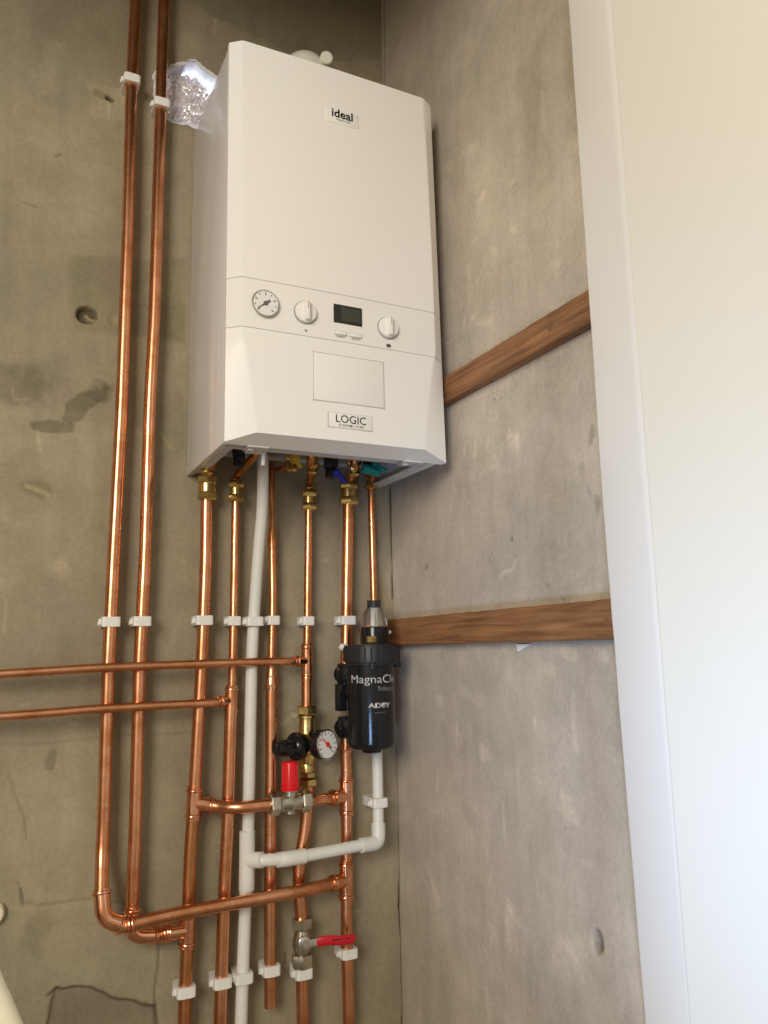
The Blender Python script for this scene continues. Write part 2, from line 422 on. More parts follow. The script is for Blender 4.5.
# rendered joint, cracks and broken corner low on the wall
Wb.poly([(0, 745), (60, 742), (110, 735), (385, 730), (405, 1100), (-10, 1100)], (1.045, 1.05, 1.03), soft=6, wob=.012)
Wb.line([(0, 744), (60, 742), (110, 736), (180, 733), (250, 735)], 1.4, (.86, .86, .84))
Wb.ell(50, 760, 5, 9, (.72, .70, .68), rough=.7)
Wb.line([(8, 775), (18, 800), (24, 818), (26, 840)], 1.2, (.76, .76, .74), .001, wob=.014)
Wb.line([(18, 880), (23, 900), (36, 906), (60, 904), (98, 899), (130, 905)], 1.2, (.76, .76, .74), .001, wob=.014)
Wb.line([(20, 888), (23, 904)], 2, (.62, .62, .6), .001, wob=.01)
Wb.line([(157, 940), (158, 965), (155, 990), (155, 1024), (154, 1060)], 1.4, (.62, .62, .6), .001, wob=.008)
Wb.ell(38, 935, 8, 18, (.78, .77, .74), rough=.8, soft=.6)
Wb.poly([(58, 988), (90, 989), (154, 1005), (155, 1060), (35, 1060)], (.74, .73, .70), .006, soft=2.5, wob=.022)
Wb.line([(50, 994), (60, 988), (90, 989), (120, 996), (154, 1005), (155, 1030)], 1.8, (.55, .54, .52), .002, wob=.022)
Wb.ell(95, 1015, 40, 20, (.85, .85, .85), rough=.9, soft=.8)
for x, y in ((285, 675), (300, 718), (318, 735), (335, 770), (290, 690), (205, 795), (375, 560), (325, 560), (222, 870), (352, 910), (200, 900), (20, 700), (75, 720)):
    Wb.ell(x, y, 5, 2.5, (1.22, 1.22, 1.20), rough=.8)
Wb.line([(280, 726), (298, 714)], 2.5, (1.25, 1.25, 1.22))
Wb.ell(278, 615, 10, 8, (.8, .78, .74), rough=.9, soft=.6)
Wb.line([(284, 953), (284, 962)], 3, (.6, .58, .5))
# crack running down the corner
Wb.line([(392, 478), (391, 520), (393, 560), (394, 598)], 1.8, (.30, .29, .26), .004, wob=.006)
Wb.line([(398, 745), (400, 800), (401, 855), (400, 900), (402, 930), (403, 980), (404, 1024)], 1.8, (.34, .33, .29), .004, wob=.006)
Wb.line([(401, 905), (402, 935)], 3.6, (.35, .34, .30), .004)
HX, HZ = at(190, 93, Y=0).x, at(190, 93, Y=0).z
ha = np.arctan2(Wb.B-HZ, Wb.A-HX)
HR = lambda a: 0.064*(1+.06*np.sin(a)**2+.16*np.maximum(0, np.cos(a+1.2))**3)*(1+.10*np.sin(2*a+.5)+.05*np.sin(5*a)+.03*np.sin(9*a+1))
hd = np.hypot(Wb.A-HX, Wb.B-HZ)-HR(ha)
hole = hd < 0
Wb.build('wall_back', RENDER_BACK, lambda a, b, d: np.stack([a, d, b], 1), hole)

Wr = Wall(-0.70, 0.0336, -0.98, ZC, 0.0032, cr)
Wr.D += Wr.n1*.0014
Wr.ell(535, 150, 16, 90, (.90, .89, .86), rough=.5, soft=.8)
Wr.ell(560, 440, 22, 60, (.87, .86, .84), rough=.6, soft=.8)
Wr.ell(560, 560, 16, 60, (.91, .90, .88), rough=.6, soft=.8)
Wr.ell(480, 440, 22, 50, (1.08, 1.08, 1.06), rough=.8, soft=.8)
Wr.ell(500, 215, 26, 40, (1.06, 1.06, 1.05), rough=.9, soft=.8)
Wr.ell(575, 60, 12, 60, (.88, .86, .80), rough=.6, soft=.8)
Wr.ell(600, 820, 16, 120, (.93, .90, .89), rough=.5, soft=.8)
for x, y, rx, ry, v in ((594, 435, 3, 6, .7), (594, 502, 3, 7, .72), (588, 490, 3, 4, .82), (584, 468, 4, 5, .85), (512, 541, 1.6, 2, .5), (490, 558, 1.4, 1.8, .6), (427, 568, 3, 3, .7), (493, 397, 1.2, 1.2, .5), (500, 395, 1, 1, .5), (550, 588, 3, 2, .72), (566, 595, 2, 2, .7), (480, 395, 2, 2, .8)):
    Wr.ell(x, y, rx, ry, (v, v, v*.96), rough=.5)
Wr.ell(596, 943, 4.5, 8, (.60, .59, .57), .004, rough=.5)
Wr.ell(596, 939, 2.2, 3, (.2, .2, .2), .008, rough=.6)
Wr.ell(598, 948, 2.2, 3, (.25, .25, .25), .006, rough=.6)
for pts, wd, v in (([(500, 580), (513, 570), (515, 560)], 2, 1.15), ([(502, 800), (503, 835)], 2.5, 1.10), ([(437, 770), (436, 790)], 3, 1.10), ([(509, 905), (510, 945)], 8, 1.08), ([(513, 910), (520, 920)], 8, 1.07), ([(456, 725), (456, 742)], 3, 1.12), ([(533, 718), (534, 726)], 2.5, 1.14),
                   ([(540, 95), (548, 140)], 4, 1.08), ([(478, 325), (492, 322)], 6, 1.08), ([(574, 695), (575, 748)], 4.5, 1.10), ([(428, 870), (438, 900)], 9, 1.08), ([(486, 985), (489, 1015)], 6, 1.08), ([(460, 690), (485, 706)], 9, 1.07)):
    v = 1+(v-1)*1.7; Wr.line(pts, wd, (v, v, v), wob=.02)
for x, y, rx, ry in ((465, 447, 2, 5), (474, 452, 2.5, 6), (485, 446, 1.6, 6), (501, 448, 2, 5), (510, 431, 6, 5), (521, 438, 4, 7), (463, 322, 3, 8), (474, 318, 3, 3), (470, 268, 2, 8), (513, 184, 4, 3), (480, 196, 3, 3), (493, 395, 3, 1.5), (440, 705, 6, 4), (425, 620, 5, 4), (548, 668, 5, 5), (570, 655, 9, 4), (600, 660, 6, 5)):
    Wr.ell(x, y, rx, ry, (1.22, 1.21, 1.18), rough=.7, soft=.6)
for i in range(26):
    x = 420+random.random()*180; y = 60+random.random()*930
    Wr.ell(x, y, 3+random.random()*8, 2+random.random()*7, (1.15, 1.15, 1.14), rough=.9, soft=.7)
Wr.line([(384, -60), (384, 90)], 2, (.5, .5, .48), .002, wob=.004)
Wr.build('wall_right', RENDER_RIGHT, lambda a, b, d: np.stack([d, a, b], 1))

def sbox(name, m, *a, bev=0.0):
    bm = bmesh.new(); box(bm, *a, bev=bev); return struct(finish(bm, name, m, smooth=30))
def plainwall(name, m, *a):
    o = sbox(name, m, *a); c = o.data.color_attributes.new('tint', 'FLOAT_COLOR', 'POINT')
    for d in c.data: d.color = (1, 1, 1, 1)
    return o
# remaining shell of the cupboard (all outside the frame)
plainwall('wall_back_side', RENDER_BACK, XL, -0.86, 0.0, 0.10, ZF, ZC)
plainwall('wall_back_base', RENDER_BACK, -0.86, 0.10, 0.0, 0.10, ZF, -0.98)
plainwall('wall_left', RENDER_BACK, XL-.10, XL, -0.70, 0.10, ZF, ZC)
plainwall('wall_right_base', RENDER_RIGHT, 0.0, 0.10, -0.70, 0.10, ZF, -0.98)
sbox('ceiling', CEIL, XL-.10, 0.10, -0.86, 0.10, ZC, ZC+.05)
sbox('floor', FLOORM, -3.2, 1.2, -4.2, 0.10, ZF-.05, ZF)
sbox('added_shade_lintel', CEIL, XL-.10, 0.10, -0.80, -0.70, 1.0, ZC)  # unseen lintel, added to darken the top of the walls
# white painted door lining and the opened door beside it
bm = bmesh.new(); zt_r = [ZF, -.628, -.35, -.0056, .35, .735, 1.0]
ya = [-.686, -.6780, -.671, -.6650, -.665, -.6640, -.664]; yb = [-.762, -.7560, -.752, -.7480, -.7475, -.7460, -.746]
rr_ = []
for i in range(64):
    z = ZF+(1.0-ZF)*i/63; a = float(np.interp(z, zt_r, ya)); b = float(np.interp(z, zt_r, yb)); j_ = (random.random()-.5)*.0008
    rr_.append([bm.verts.new(p) for p in ((.03, a+j_, z), (-.027, a+j_, z), (-.0295, a-.0015+j_, z), (-.030, a-.004, z), (-.030, b+.012, z), (-.0290, b+.004, z), (-.027, b, z), (.03, b, z))])
for p_, q_ in zip(rr_, rr_[1:]):
    for k in range(8): bm.faces.new((p_[k], p_[(k+1) % 8], q_[(k+1) % 8], q_[k]))
bm.faces.new(rr_[0]); bm.faces.new(rr_[-1])
struct(finish(bm, 'trim_1', PAINT2, smooth=40))
bm = bmesh.new()
dirv = V(.30, -.954, 0).normalized(); nrm = V(-.954, -.30, 0).normalized(); p0 = V(-.034, -.752, 0)
def slab(bm, p0, dirv, nrm, L, T, z0, z1, bev):
    box(bm, 0, L, 0, T, z0, z1, bev=bev)
    for v in bm.verts:
        c = v.co.copy(); q = p0+dirv*c.x-nrm*c.y; v.co = V(q.x, q.y, c.z)
slab(bm, p0, dirv, nrm, .78, .044, ZF+.01, 1.0, .002)
struct(finish(bm, 'door_1', PAINT, smooth=40))

# the knocked hole: broken rim, plastered reveal, foil packing
bm = bmesh.new(); n = 96; rings = []
for dep, k, rr in ((-.0006, 1.10, .004), (0.0, .985, .0), (.02, .93, .0), (.06, .90, 0), (.11, .88, 0)):
    rings.append([])
    for i in range(n):
        a = 2*math.pi*i/n; r = float(HR(a))*k+(random.random()-.5)*.004
        rings[-1].append(bm.verts.new((HX+r*math.cos(a), dep, HZ+r*math.sin(a))))
for a, b in zip(rings, rings[1:]):
    for i in range(n): bm.faces.new((a[i], a[(i+1) % n], b[(i+1) % n], b[i]))
WPLASTER = mat('white_gap_plaster', (0.80, 0.82, 0.88), 0.8, bump=.5, bscale=60)
o = finish(bm, 'trim_2', WPLASTER, smooth=50); struct(o)
bm = bmesh.new(); N = 46; R0 = .060; g = {}
fx, fz = HX-.002, HZ-.012
ii = np.linspace(-1, 1, N)
AA, BB = np.meshgrid(ii, ii, indexing='ij')
dn = fbm(AA*.5+3, BB*.5+3, 14, 5)*.030+np.abs(fbm(AA*.5+9, BB*.5+9, 26, 15))*.030
for i in range(N):
    for j in range(N):
        if AA[i, j]**2+BB[i, j]**2 <= 1.0:
            g[i, j] = bm.verts.new((fx+AA[i, j]*.062+random.uniform(-.0006, .0006), .006+dn[i, j]*.8+.016*(AA[i, j]**2+BB[i, j]**2), fz+BB[i, j]*.070+random.uniform(-.0006, .0006)))
for i in range(N-1):
    for j in range(N-1):
        k = [(i, j), (i+1, j), (i+1, j+1), (i, j+1)]
        if all(q in g for q in k): bm.faces.new([g[q] for q in k])
o = finish(bm, 'crumpled_foil', FOIL, smooth=0)
sol = o.modifiers.new('thick', 'SOLIDIFY'); sol.thickness = .0006
tag(o, 'crumpled silver foil packed into the round hole in the wall', 'foil')

hl_ = area('daylight_through_hole', (HX, .115, HZ+.035), (HX-.02, 0, HZ-.01),   .07, .05, .35, (.78, .87, 1.0))

# ------------------------------------------------------------------ timber battens on the right wall
def batten(za, zb, label, knots, y1=-0.668, y0=-0.004):
    bm = bmesh.new(); n = 40; rings = []
    for i in range(n+1):
        y = y0+(y1-y0)*i/n; w1 = (random.random()-.5)*.0012; w2 = (random.random()-.5)*.0012; t = .020; b = .0025
        rings.append([bm.verts.new(p) for p in ((-.0005, y, za), (-t+b, y, za+w1), (-t, y, za+b+w1), (-t, y, zb-b+w2), (-t+b, y, zb+w2), (-.0005, y, zb))])
    for a, c in zip(rings, rings[1:]):
        for k in range(6): bm.faces.new((a[k], a[(k+1) % 6], c[(k+1) % 6], c[k]))
    bm.faces.new(rings[0]); bm.faces.new(rings[-1])
    o = finish(bm, 'timber_batten', WOOD, smooth=30); tag(o, label, 'batten')
    for px, py, r in knots:
        p = at(px, py, X=-.0203); bm = bmesh.new()
        lathe(bm, p+V(.001, 0, 0), (-1, 0, 0), [(0, r*1.15), (.0012, r), (.0014, r*.7), (.0016, r*.3)], 20, squash=1.0)
        finish(bm, 'knot', KNOT, o)
batten(.247, .2945, 'brown timber batten on the right wall, the upper one beside the boiler', [(550, 326, .0075)])
batten(-.186, -.134, 'brown timber batten on the right wall, the lower one beside the black filter', [(607, 622, .006)])
bm = bmesh.new(); p = [at(517, 644, X=-.001), at(531, 644, X=-.001), at(519, 652, X=-.001)]
q = [v+V(-.002, 0, 0) for v in p]
a = [bm.verts.new(v) for v in p]; b = [bm.verts.new(v) for v in q]
bm.faces.new(a); bm.faces.new(b)
for k in range(3): bm.faces.new((a[k], a[(k+1) % 3], b[(k+1) % 3], b[k]))
tag(finish(bm, 'paper_scrap', PAPER, smooth=0), 'small white torn paper scrap under the lower timber batten', 'paper')

# ------------------------------------------------------------------ pipes
Y22, Y15 = -.031, -.029
R22, R15 = .0108, .0074
def P(pts, Y): return [at(*p[:2], Y=(p[2] if len(p) > 2 else Y)) for p in pts]
def pipe_thing(label, base, name='copper_pipe', group=None):
    return thing(name, label, 'pipe', base, group)
def ptube(root, pts, r, m=COPPER, rb=.03, name='pipe'):
    bm = bmesh.new(); tube(bm, pts, r, rb=rb); return finish(bm, name, m, root, smooth=45)
def fit(root, name, m, fn, *a):
    bm = bmesh.new(); fn(bm, *a); return finish(bm, name, m, root, smooth=38)

# riser 1 (far left) turns the corner at the bottom and runs right, in front, to the last riser
YB = -.068
r1 = P([(139, -60), (135.5, 0), (131, 95), (127.5, 240), (122, 400), (113.5, 562), (108.5, 662), (103.5, 830)], Y22)+[at(102, 858, Y=-.036), at(101.5, 893, Y=-.060)]
root = pipe_thing('copper riser at the far left that turns right and crosses low in front', r1[-1])
ptube(root, r1, R22)
e0, e1, e2 = at(101.5, 889, Y=-.058), at(103.5, 919, Y=YB), at(124, 926, Y=YB)
bm = bmesh.new(); bend_sleeve(bm, [e0, e1, e2], R22); finish(bm, 'elbow', COPPER_BRIGHT, root, smooth=40)
fit(root, 'coupling', COPPER_BRIGHT, lathe, at(123, 926, Y=YB), at(133, 924, Y=YB)-at(123, 926, Y=YB), sleeve_prof(.02, R22), 24)
TB = at(346, 880, Y=Y22)
ptube(root, [at(120, 926.5, Y=YB), at(175, 914, Y=YB), at(308, 889.5, Y=YB), at(330, 884, Y=Y22-.012), TB], R22, rb=.030)

# riser 2 with its elbow to the third riser's lower tee
r2 = P([(168, -60), (164, 0), (161, 100), (158, 195), (154.7, 315), (150, 400), (145.3, 556), (139.8, 661), (135.4, 830), (132, 915)], Y22)
root = pipe_thing('copper riser second from the left that ends in an elbow and short link', r2[-1])
ptube(root, r2, R22)
bm = bmesh.new(); bend_sleeve(bm, [at(132.5, 907, Y=Y22), at(131.5, 936, Y=Y22-.004), at(158, 935, Y=Y22)], R22); finish(bm, 'elbow', COPPER_BRIGHT, root, smooth=40)
ptube(root, [at(150, 935.3, Y=Y22), at(182, 930.5, Y=Y22)], R22)
fit(root, 'coupling', COPPER_BRIGHT, sleeve, at(165, 933.2, Y=Y22), at(175, 931, Y=Y22)-at(160, 934, Y=Y22), .02, R22)

# riser 3: under the boiler's left side
r3 = P([(207.5, 478), (206.5, 500), (205.8, 560), (202, 661), (194.6, 790), (190, 860), (187.6, 935), (185.7, 980), (183, 1060)], Y22)
root = pipe_thing('copper riser under the left edge of the boiler with two soldered tees', r3[-1])
ptube(root, r3[:5], R22); ptube(root, r3[4:], R22, COPPER_DULL)
T3 = at(193.8, 803, Y=Y22)
fit(root, 'tee', COPPER_BRIGHT, tee, T3, r3[3]-r3[4], at(215, 806, Y=Y22-.008)-T3, .056, R22, R22, .036)
T3b = at(187.4, 930, Y=Y22)
fit(root, 'tee', COPPER_BRIGHT, tee, T3b, r3[5]-r3[6], at(165, 933.4, Y=Y22)-T3b, .056, R22, R22, .038)
fit(root, 'compression_fitting', BRASS, compression, at(207.2, 488.5, Y=Y22), V(0, 0, 1), .044, R22)
# riser 4
r4 = P([(236, 480), (235.6, 505), (233.8, 610), (232, 690)], Y15)
r4b = P([(231.5, 690), (230, 740), (227.5, 830), (224.8, 880), (221.5, 975), (219, 1060)], Y22)
root = pipe_thing('copper riser just left of the white waste pipe, thin above its tee', r4b[-1])
ptube(root, r4, R15); ptube(root, r4b, R22)
T4 = at(231.5, 700, Y=Y15)
fit(root, 'tee', COPPER_BRIGHT, tee, T4, V(0, 0, 1), at(214, 702.6, Y=-.050)-T4, .052, R15*1.22, R15, .034)
fit(root, 'compression_fitting', BRASS, compression, at(236, 491.5, Y=Y15), V(0, 0, 1), .040, R15)
# white waste pipe
YW = -.033
rw = [at(262.5, 455, Y=-.095), at(263, 475, Y=-.085), at(262.5, 510, Y=-.07)]+P([(259, 545, -.055), (255, 600, -.04), (252, 650), (250.5, 720), (249.7, 760), (248.3, 830), (246.8, 860), (245, 915), (243, 965), (240, 1060)], YW)
root = pipe_thing('white plastic waste pipe dropping from the boiler between the copper risers', rw[-1], 'waste_pipe')
ptube(root, rw, .0106, WPIPE, rb=.05)
TW = at(247, 860, Y=YW)
bm = bmesh.new()
lathe(bm, TW+V(0, 0, -.05), rw[-4]-rw[-3] if False else V(0, 0, 1), [(0, .011), (.001, .0135), (.098, .0135), (.099, .011)], 26)
d = at(263, 860, Y=YW-.022)-TW
lathe(bm, TW, d, [(0, .0135), (.030, .0135), (.031, .011)], 26)
finish(bm, 'tee', WPIPE, root)
# its side arm, elbow and rise to the filter
YA = -.064
wa = [TW+d*.5, at(262, 860.5, Y=YW-.022), at(283, 859, Y=YA), at(302, 856.5, Y=YA), at(360, 845.5, Y=YA), at(378.6, 841, Y=-.058)]
wroot = pipe_thing('white plastic waste arm crossing right and rising below the black filter', wa[-1], 'waste_pipe')
ptube(wroot, wa, .0104, WPIPE, rb=.02)
bm = bmesh.new(); tube(bm, [at(277, 860, Y=YA+.008), at(286, 859, Y=YA), at(305, 856, Y=YA)], .0128, rb=.01); finish(bm, 'coupling', WPIPE, wroot)
bm = bmesh.new(); tube(bm, [at(361, 845.5, Y=YA), at(378.4, 842.5, Y=-.058), at(378.4, 823, Y=-.052)], .0130, rb=.012); finish(bm, 'elbow', WPIPE, wroot)
ptube(wroot, [at(378.4, 838, Y=-.054), at(378, 800, Y=-.044), at(377, 745, Y=-.034)], .0104, WPIPE)
# riser 5 (behind), open at the bottom
r5 = P([(271.5, 462), (272, 505), (272, 520)], Y15); r5b = P([(272, 545), (273, 600), (271.7, 650), (271.5, 665)], Y15); r5c = P([(271.4, 675), (271, 760), (270, 880), (270.5, 1007)], Y22+.002)
root = pipe_thing('copper gas riser right of the white waste pipe, open at its lower end', r5c[-1])
bm = bmesh.new(); tube(bm, [r5[0], r5[1], r5[2]], .0054, rb=.01)
lathe(bm, r5b[0], r5[2]-r5b[0], [(0, R15*1.12), (.018, R15*1.1), ((r5[2]-r5b[0]).length*.8, .0056), ((r5[2]-r5b[0]).length, .0056)], 22)
finish(bm, 'reduced_tail', COPPER_DULL, root)
ptube(root, r5b, R15)
bm = bmesh.new(); tube(bm, r5c, R22*.96, caps=False)
lathe(bm, r5c[-1]+V(0, 0, .03), (0, 0, -1), [(0, .0086), (.0299, .0086)], 24)
finish(bm, 'pipe', COPPER, root, smooth=45)
fit(root, 'reducer', COPPER_BRIGHT, lathe, at(271.4, 690, Y=Y22+.002), V(0, 0, 1), [(0, R22*1.02), (.0005, R22*1.12), (.006, R22*1.2), (.009, R22*1.2), (.010, R22*1.1), (.018, R22*1.05), (.030, R15*1.14), (.042, R15*1.14), (.043, R15*1.26), (.046, R15*1.26), (.047, R15*1.05)], 24)
# riser 6: carries the filling valve with the gauge
r6 = P([(309, 480), (308.5, 520), (307.5, 610), (306.7, 668)], Y15); r6a = P([(306.7, 668), (306.5, 722)], Y15)
r6b = P([(307.5, 785), (306.5, 815), (304, 838), (299, 862), (298.6, 885), (301, 915), (302, 925)], Y22); r6c = P([(302, 955), (302.3, 990), (303.5, 1060)], Y22)
root = pipe_thing('copper riser sixth from the left, through the gauge valve and lower ball valve', r6c[-1])
ptube(root, r6, R15); ptube(root, r6a, R22*.92); ptube(root, r6b, R22, rb=.05); ptube(root, r6c, R22)
T6 = at(306.9, 661, Y=Y15)
fit(root, 'tee', COPPER_BRIGHT, tee, T6, V(0, 0, 1), at(288, 661.3, Y=-.050)-T6, .066, R15*1.22, R15, .034)
fit(root, 'compression_fitting', BRASS, compression, at(309, 500, Y=Y15), V(0, 0, 1), .040, R15)
# riser 7
r7 = P([(348, 480), (348, 520), (346.7, 600), (345.5, 665)], Y22); r7b = P([(345.5, 736), (346.4, 780), (346.6, 860), (346.4, 930), (348, 990), (349.5, 1060)], Y22)
root = pipe_thing('copper riser rightmost of the long ones, behind the black filter', r7b[-1])
ptube(root, r7, R22); ptube(root, r7b, R22)
T7 = at(346.4, 796, Y=Y22)
fit(root, 'tee', COPPER_BRIGHT, tee, T7, V(0, 0, 1), at(325, 799, Y=Y22-.012)-T7, .070, R22, R22, .038)
fit(root, 'tee', COPPER_BRIGHT, tee, TB, V(0, 0, 1), at(330, 884, Y=Y22-.012)-TB, .070, R22, R22, .038)
fit(root, 'coupling', COPPER_BRIGHT, sleeve, at(345.8, 748, Y=Y22), V(0, 0, 1), .018, R22)
fit(root, 'compression_fitting', BRASS, compression, at(348.5, 493, Y=Y22), V(0, 0, 1), .048, R22)
# riser 8: short thin one down behind the filter's air vent
r8 = P([(371, 468), (371.3, 500), (373.7, 595), (375.5, 680), (377, 750)], -.026)
root = pipe_thing('thin copper pipe nearest the corner, dropping behind the black filter', r8[-1])
ptube(root, r8, R15*.95)
fit(root, 'compression_fitting', BRASS, compression, at(371.4, 482, Y=-.026), V(0, 0, 1), .030, R15*.95)
# two thin pipes entering from the left
YH = -.054
h1 = P([(-45, 676), (0, 674), (40, 671.5), (95, 668)], YH)+P([(250, 662)], YH)+[at(288, 661.3, Y=-.050)]+[T6]
root = pipe_thing('thin copper pipe entering from the left, the upper of two, to riser tee', h1[0])
ptube(root, h1, R15, rb=.03)
h2 = P([(-45, 719), (0, 716.5), (50, 713), (95, 709)], YH)+P([(190, 704)], YH)+[at(214, 702.6, Y=-.050)]+[T4]
root = pipe_thing('thin copper pipe entering from the left, the lower of two, to riser tee', h2[0])
ptube(root, h2, R15, rb=.03)
# link with the bypass valve between risers 3 and 7
YM = -.070
m0 = [T3, at(215, 806, Y=Y22-.008), at(238, 808.0, Y=YM), at(275, 804, Y=YM)]
m1 = [at(304, 800.7, Y=YM), at(311, 800.3, Y=YM), at(325, 799, Y=Y22-.012), T7]
root = pipe_thing('short copper link bowing forward, holding the red capped valve', m0[1])
ptube(root, m0, R22, rb=.03); ptube(root, m1, R22, rb=.02)

# ------------------------------------------------------------------ valves
# bypass valve, nickel body with red cap
vb = at(290, 802.5, Y=YM); vd = (at(306, 800.5, Y=YM)-at(275, 804, Y=YM)).normalized()
root = thing('bypass_valve', 'nickel valve with upright red plastic cap on the copper link', 'valve', vb)
bm = bmesh.new()
hexnut(bm, vb-vd*.037, vd, .017, .034); hexnut(bm, vb+vd*.020, vd, .017, .034)
lathe(bm, vb-vd*.021, vd, [(0, .012), (.002, .0155), (.012, .0145), (.016, .0165), (.026, .0165), (.030, .0145), (.040, .0155), (.042, .012)], 24)
lathe(bm, vb+V(0, 0, .006), (0, 0, 1), [(0, .0125), (.012, .0125), (.013, .0155), (.017, .0155), (.018, .012)], 24)
lathe(bm, vb+V(0, 0, -.006), (0, 0, -1), [(0, .010), (.012, .010), (.014, .007)], 18)
finish(bm, 'body', NICKEL, root, smooth=35)
bm = bmesh.new()
pr = [(.020, .0152), (.0215, .0160), (.030, .0158), (.031, .0142), (.066, .0136), (.069, .0120), (.070, .009)]
lathe(bm, vb, (0, 0, 1), pr, 30)
for k in range(20):
    a = 2*math.pi*k/20; c = vb+V(math.cos(a)*.0138, math.sin(a)*.0138, 0)
    lathe(bm, c+V(0, 0, .032), (0, 0, 1), [(0, .0009), (.033, .0008)], 5)
finish(bm, 'cap', RED, root, smooth=40)
# ball valve with red lever
bv = at(302, 941, Y=Y22-.002)
root = thing('ball_valve', 'nickel ball valve with sideways red lever near the bottom', 'valve', at(302, 968, Y=Y22))
bm = bmesh.new()
hexnut(bm, at(302, 967, Y=Y22-.002), V(0, 0, 1), .021, .033); hexnut(bm, at(302, 929, Y=Y22-.002), V(0, 0, 1), .018, .033)
h0 = at(302, 957, Y=Y22-.002)
hl = (at(302, 928, Y=Y22-.002)-h0).length
lathe(bm, h0, (0, 0, 1), [(0, .011), (hl*.15, .0125), (hl*.35, .0165), (hl*.6, .0165), (hl*.85, .0125), (hl, .012)], 28)
lathe(bm, bv, (0, -1, 0), [(0, .010), (.020, .0095), (.022, .007), (.028, .007)], 20)
finish(bm, 'body', NICKEL, root, smooth=35)
YL = Y22-.030
l0, l1, l2 = at(304, 943, Y=YL), at(317, 942, Y=YL), at(355, 937.5, Y=YL-.006)
bm = bmesh.new()
lathe(bm, l0+V(0, .004, 0), (0, -1, 0), [(0, .0105), (.005, .0105), (.006, .009)], 28)
hexnut(bm, l0+V(0, -.002, 0), (0, -1, 0), .005, .010)
box(bm, l0.x, l1.x+.006, l0.y-.001, l0.y+.002, l1.z-.006, l1.z+.006, bev=.0008)
lv = finish(bm, 'lever_plate', STEEL, root, smooth=35)
def bar_bm(a, b, h0_, h1_, t, n=14):
    bm = bmesh.new(); a = Vector(a); b = Vector(b); d = b-a; rings = []
    for i in range(n+1):
        u = i/n; c = a+d*u+V(0, -.004*math.sin(u*math.pi), .0015*math.sin(u*6)); h = (h0_+(h1_-h0_)*u)/2*(1 if 0 < i < n else .75); tt = t/2*(1 if 0 < i < n else .7)
        rings.append([bm.verts.new(c+V(0, tt*math.cos(q), h*math.sin(q))) for q in [2*math.pi*k/16 for k in range(16)]])
    for r_, s_ in zip(rings, rings[1:]):
        for k in range(16): bm.faces.new((r_[k], r_[(k+1) % 16], s_[(k+1) % 16], s_[k]))
    bm.faces.new(rings[0]); bm.faces.new(rings[-1]); return bm
finish(bar_bm(l1, l2, .017, .016, .007), 'lever_sleeve', REDL, root, smooth=50)
# marks on the lever sleeve
def text_mesh(s, size, font_ext=0.0002, spacing=1.0, bold=0.0):
    c = bpy.data.curves.new('txt', 'FONT'); c.body = s; c.size = size; c.extrude = font_ext; c.align_x = 'LEFT'
    c.space_character = spacing; c.offset = bold; c.resolution_u = 3
    o = bpy.data.objects.new('txt', c); COL.objects.link(o)
    bpy.context.view_layer.update()
    me = bpy.data.meshes.new_from_object(o.evaluated_get(bpy.context.evaluated_depsgraph_get()))
    bpy.data.objects.remove(o); return me
def place_text(name, s, width, m, parent, org, right, up, spacing=1.0, bold=0.0, height=None, wrap=None, slant=0.0, center=False):
    me = text_mesh(s, 1.0, 0.0, spacing, bold); bm = bmesh.new(); bm.from_mesh(me)
    xs = [v.co.x for v in bm.verts]; x0, x1 = min(xs), max(xs); k = width/(x1-x0)
    ys = [v.co.y for v in bm.verts]; ky = k if height is None else height/(max(ys)-min(ys))
    if wrap: 
        bmesh.ops.subdivide_edges(bm, edges=[e for e in bm.edges if e.calc_length()*k > .002], cuts=2)
    right = Vector(right).normalized(); up = Vector(up).normalized(); nn = right.cross(up)
    for v in bm.verts:
        x = (v.co.x-x0)*k - (width/2 if center else 0)+slant*v.co.y*ky; y = v.co.y*ky
        if wrap:
            c, R, a0 = wrap; a = a0+x/R
            v.co = V(c.x+math.sin(a)*R, c.y-math.cos(a)*R, org.z+y)
        else: v.co = Vector(org)+right*x+up*y+nn*.0004
    r = bmesh.ops.extrude_face_region(bm, geom=list(bm.faces))
    return finish(bm, name, m, parent, smooth=0)
place_text('lever_print', '-ADVANTA-', .022, PRINT, root, at(338, 941.5, Y=YL-.0102), at(350, 940, Y=YL-.0102)-at(334, 942, Y=YL-.0102), (0, 0, 1), bold=.01) if False else None
bm = bmesh.new()
for k in range(6):
    a = at(334+k*3, 940.2-k*.35, Y=YL-.0103); box(bm, a.x-.0016, a.x+.0016, a.y-.0004, a.y+.002, a.z-.0012, a.z+.0014)
finish(bm, 'lever_mark', BLACKM, root, smooth=0)

# filling valve with black knob and gauge
pc = at(307, 745, Y=Y22-.004)
root = thing('pressure_reducing_valve', 'brass pressure reducing valve with black knob and round white gauge', 'valve', at(307, 788, Y=Y22))
bm = bmesh.new(); zt = at(307, 700, Y=Y22).z; zb = at(307, 786, Y=Y22).z; x0, y0 = pc.x, Y22-.002
hexnut(bm, (x0, y0, zt-.026), V(0, 0, 1), .016, .033)
lathe(bm, (x0, y0, zt-.034), (0, 0, 1), [(0, .013), (.002, .0165), (.006, .0165), (.008, .013)], 24)
lathe(bm, (x0, y0, zb+.024), (0, 0, 1), [(0, .011), (.002, .013), (.014, .013), (.018, .011)], 24)
hexnut(bm, (x0, y0, zb), V(0, 0, 1), .014, .032); hexnut(bm, (x0, y0, zb+.015), V(0, 0, 1), .010, .026)
lathe(bm, (x0, y0, zb+.038), (0, 0, 1), [(0, .012), (.004, .0135), (.018, .0175), (.040, .0175), (.052, .0145), (.086, .0135)], 28)
kd = V(-.93, -.36, 0).normalized()
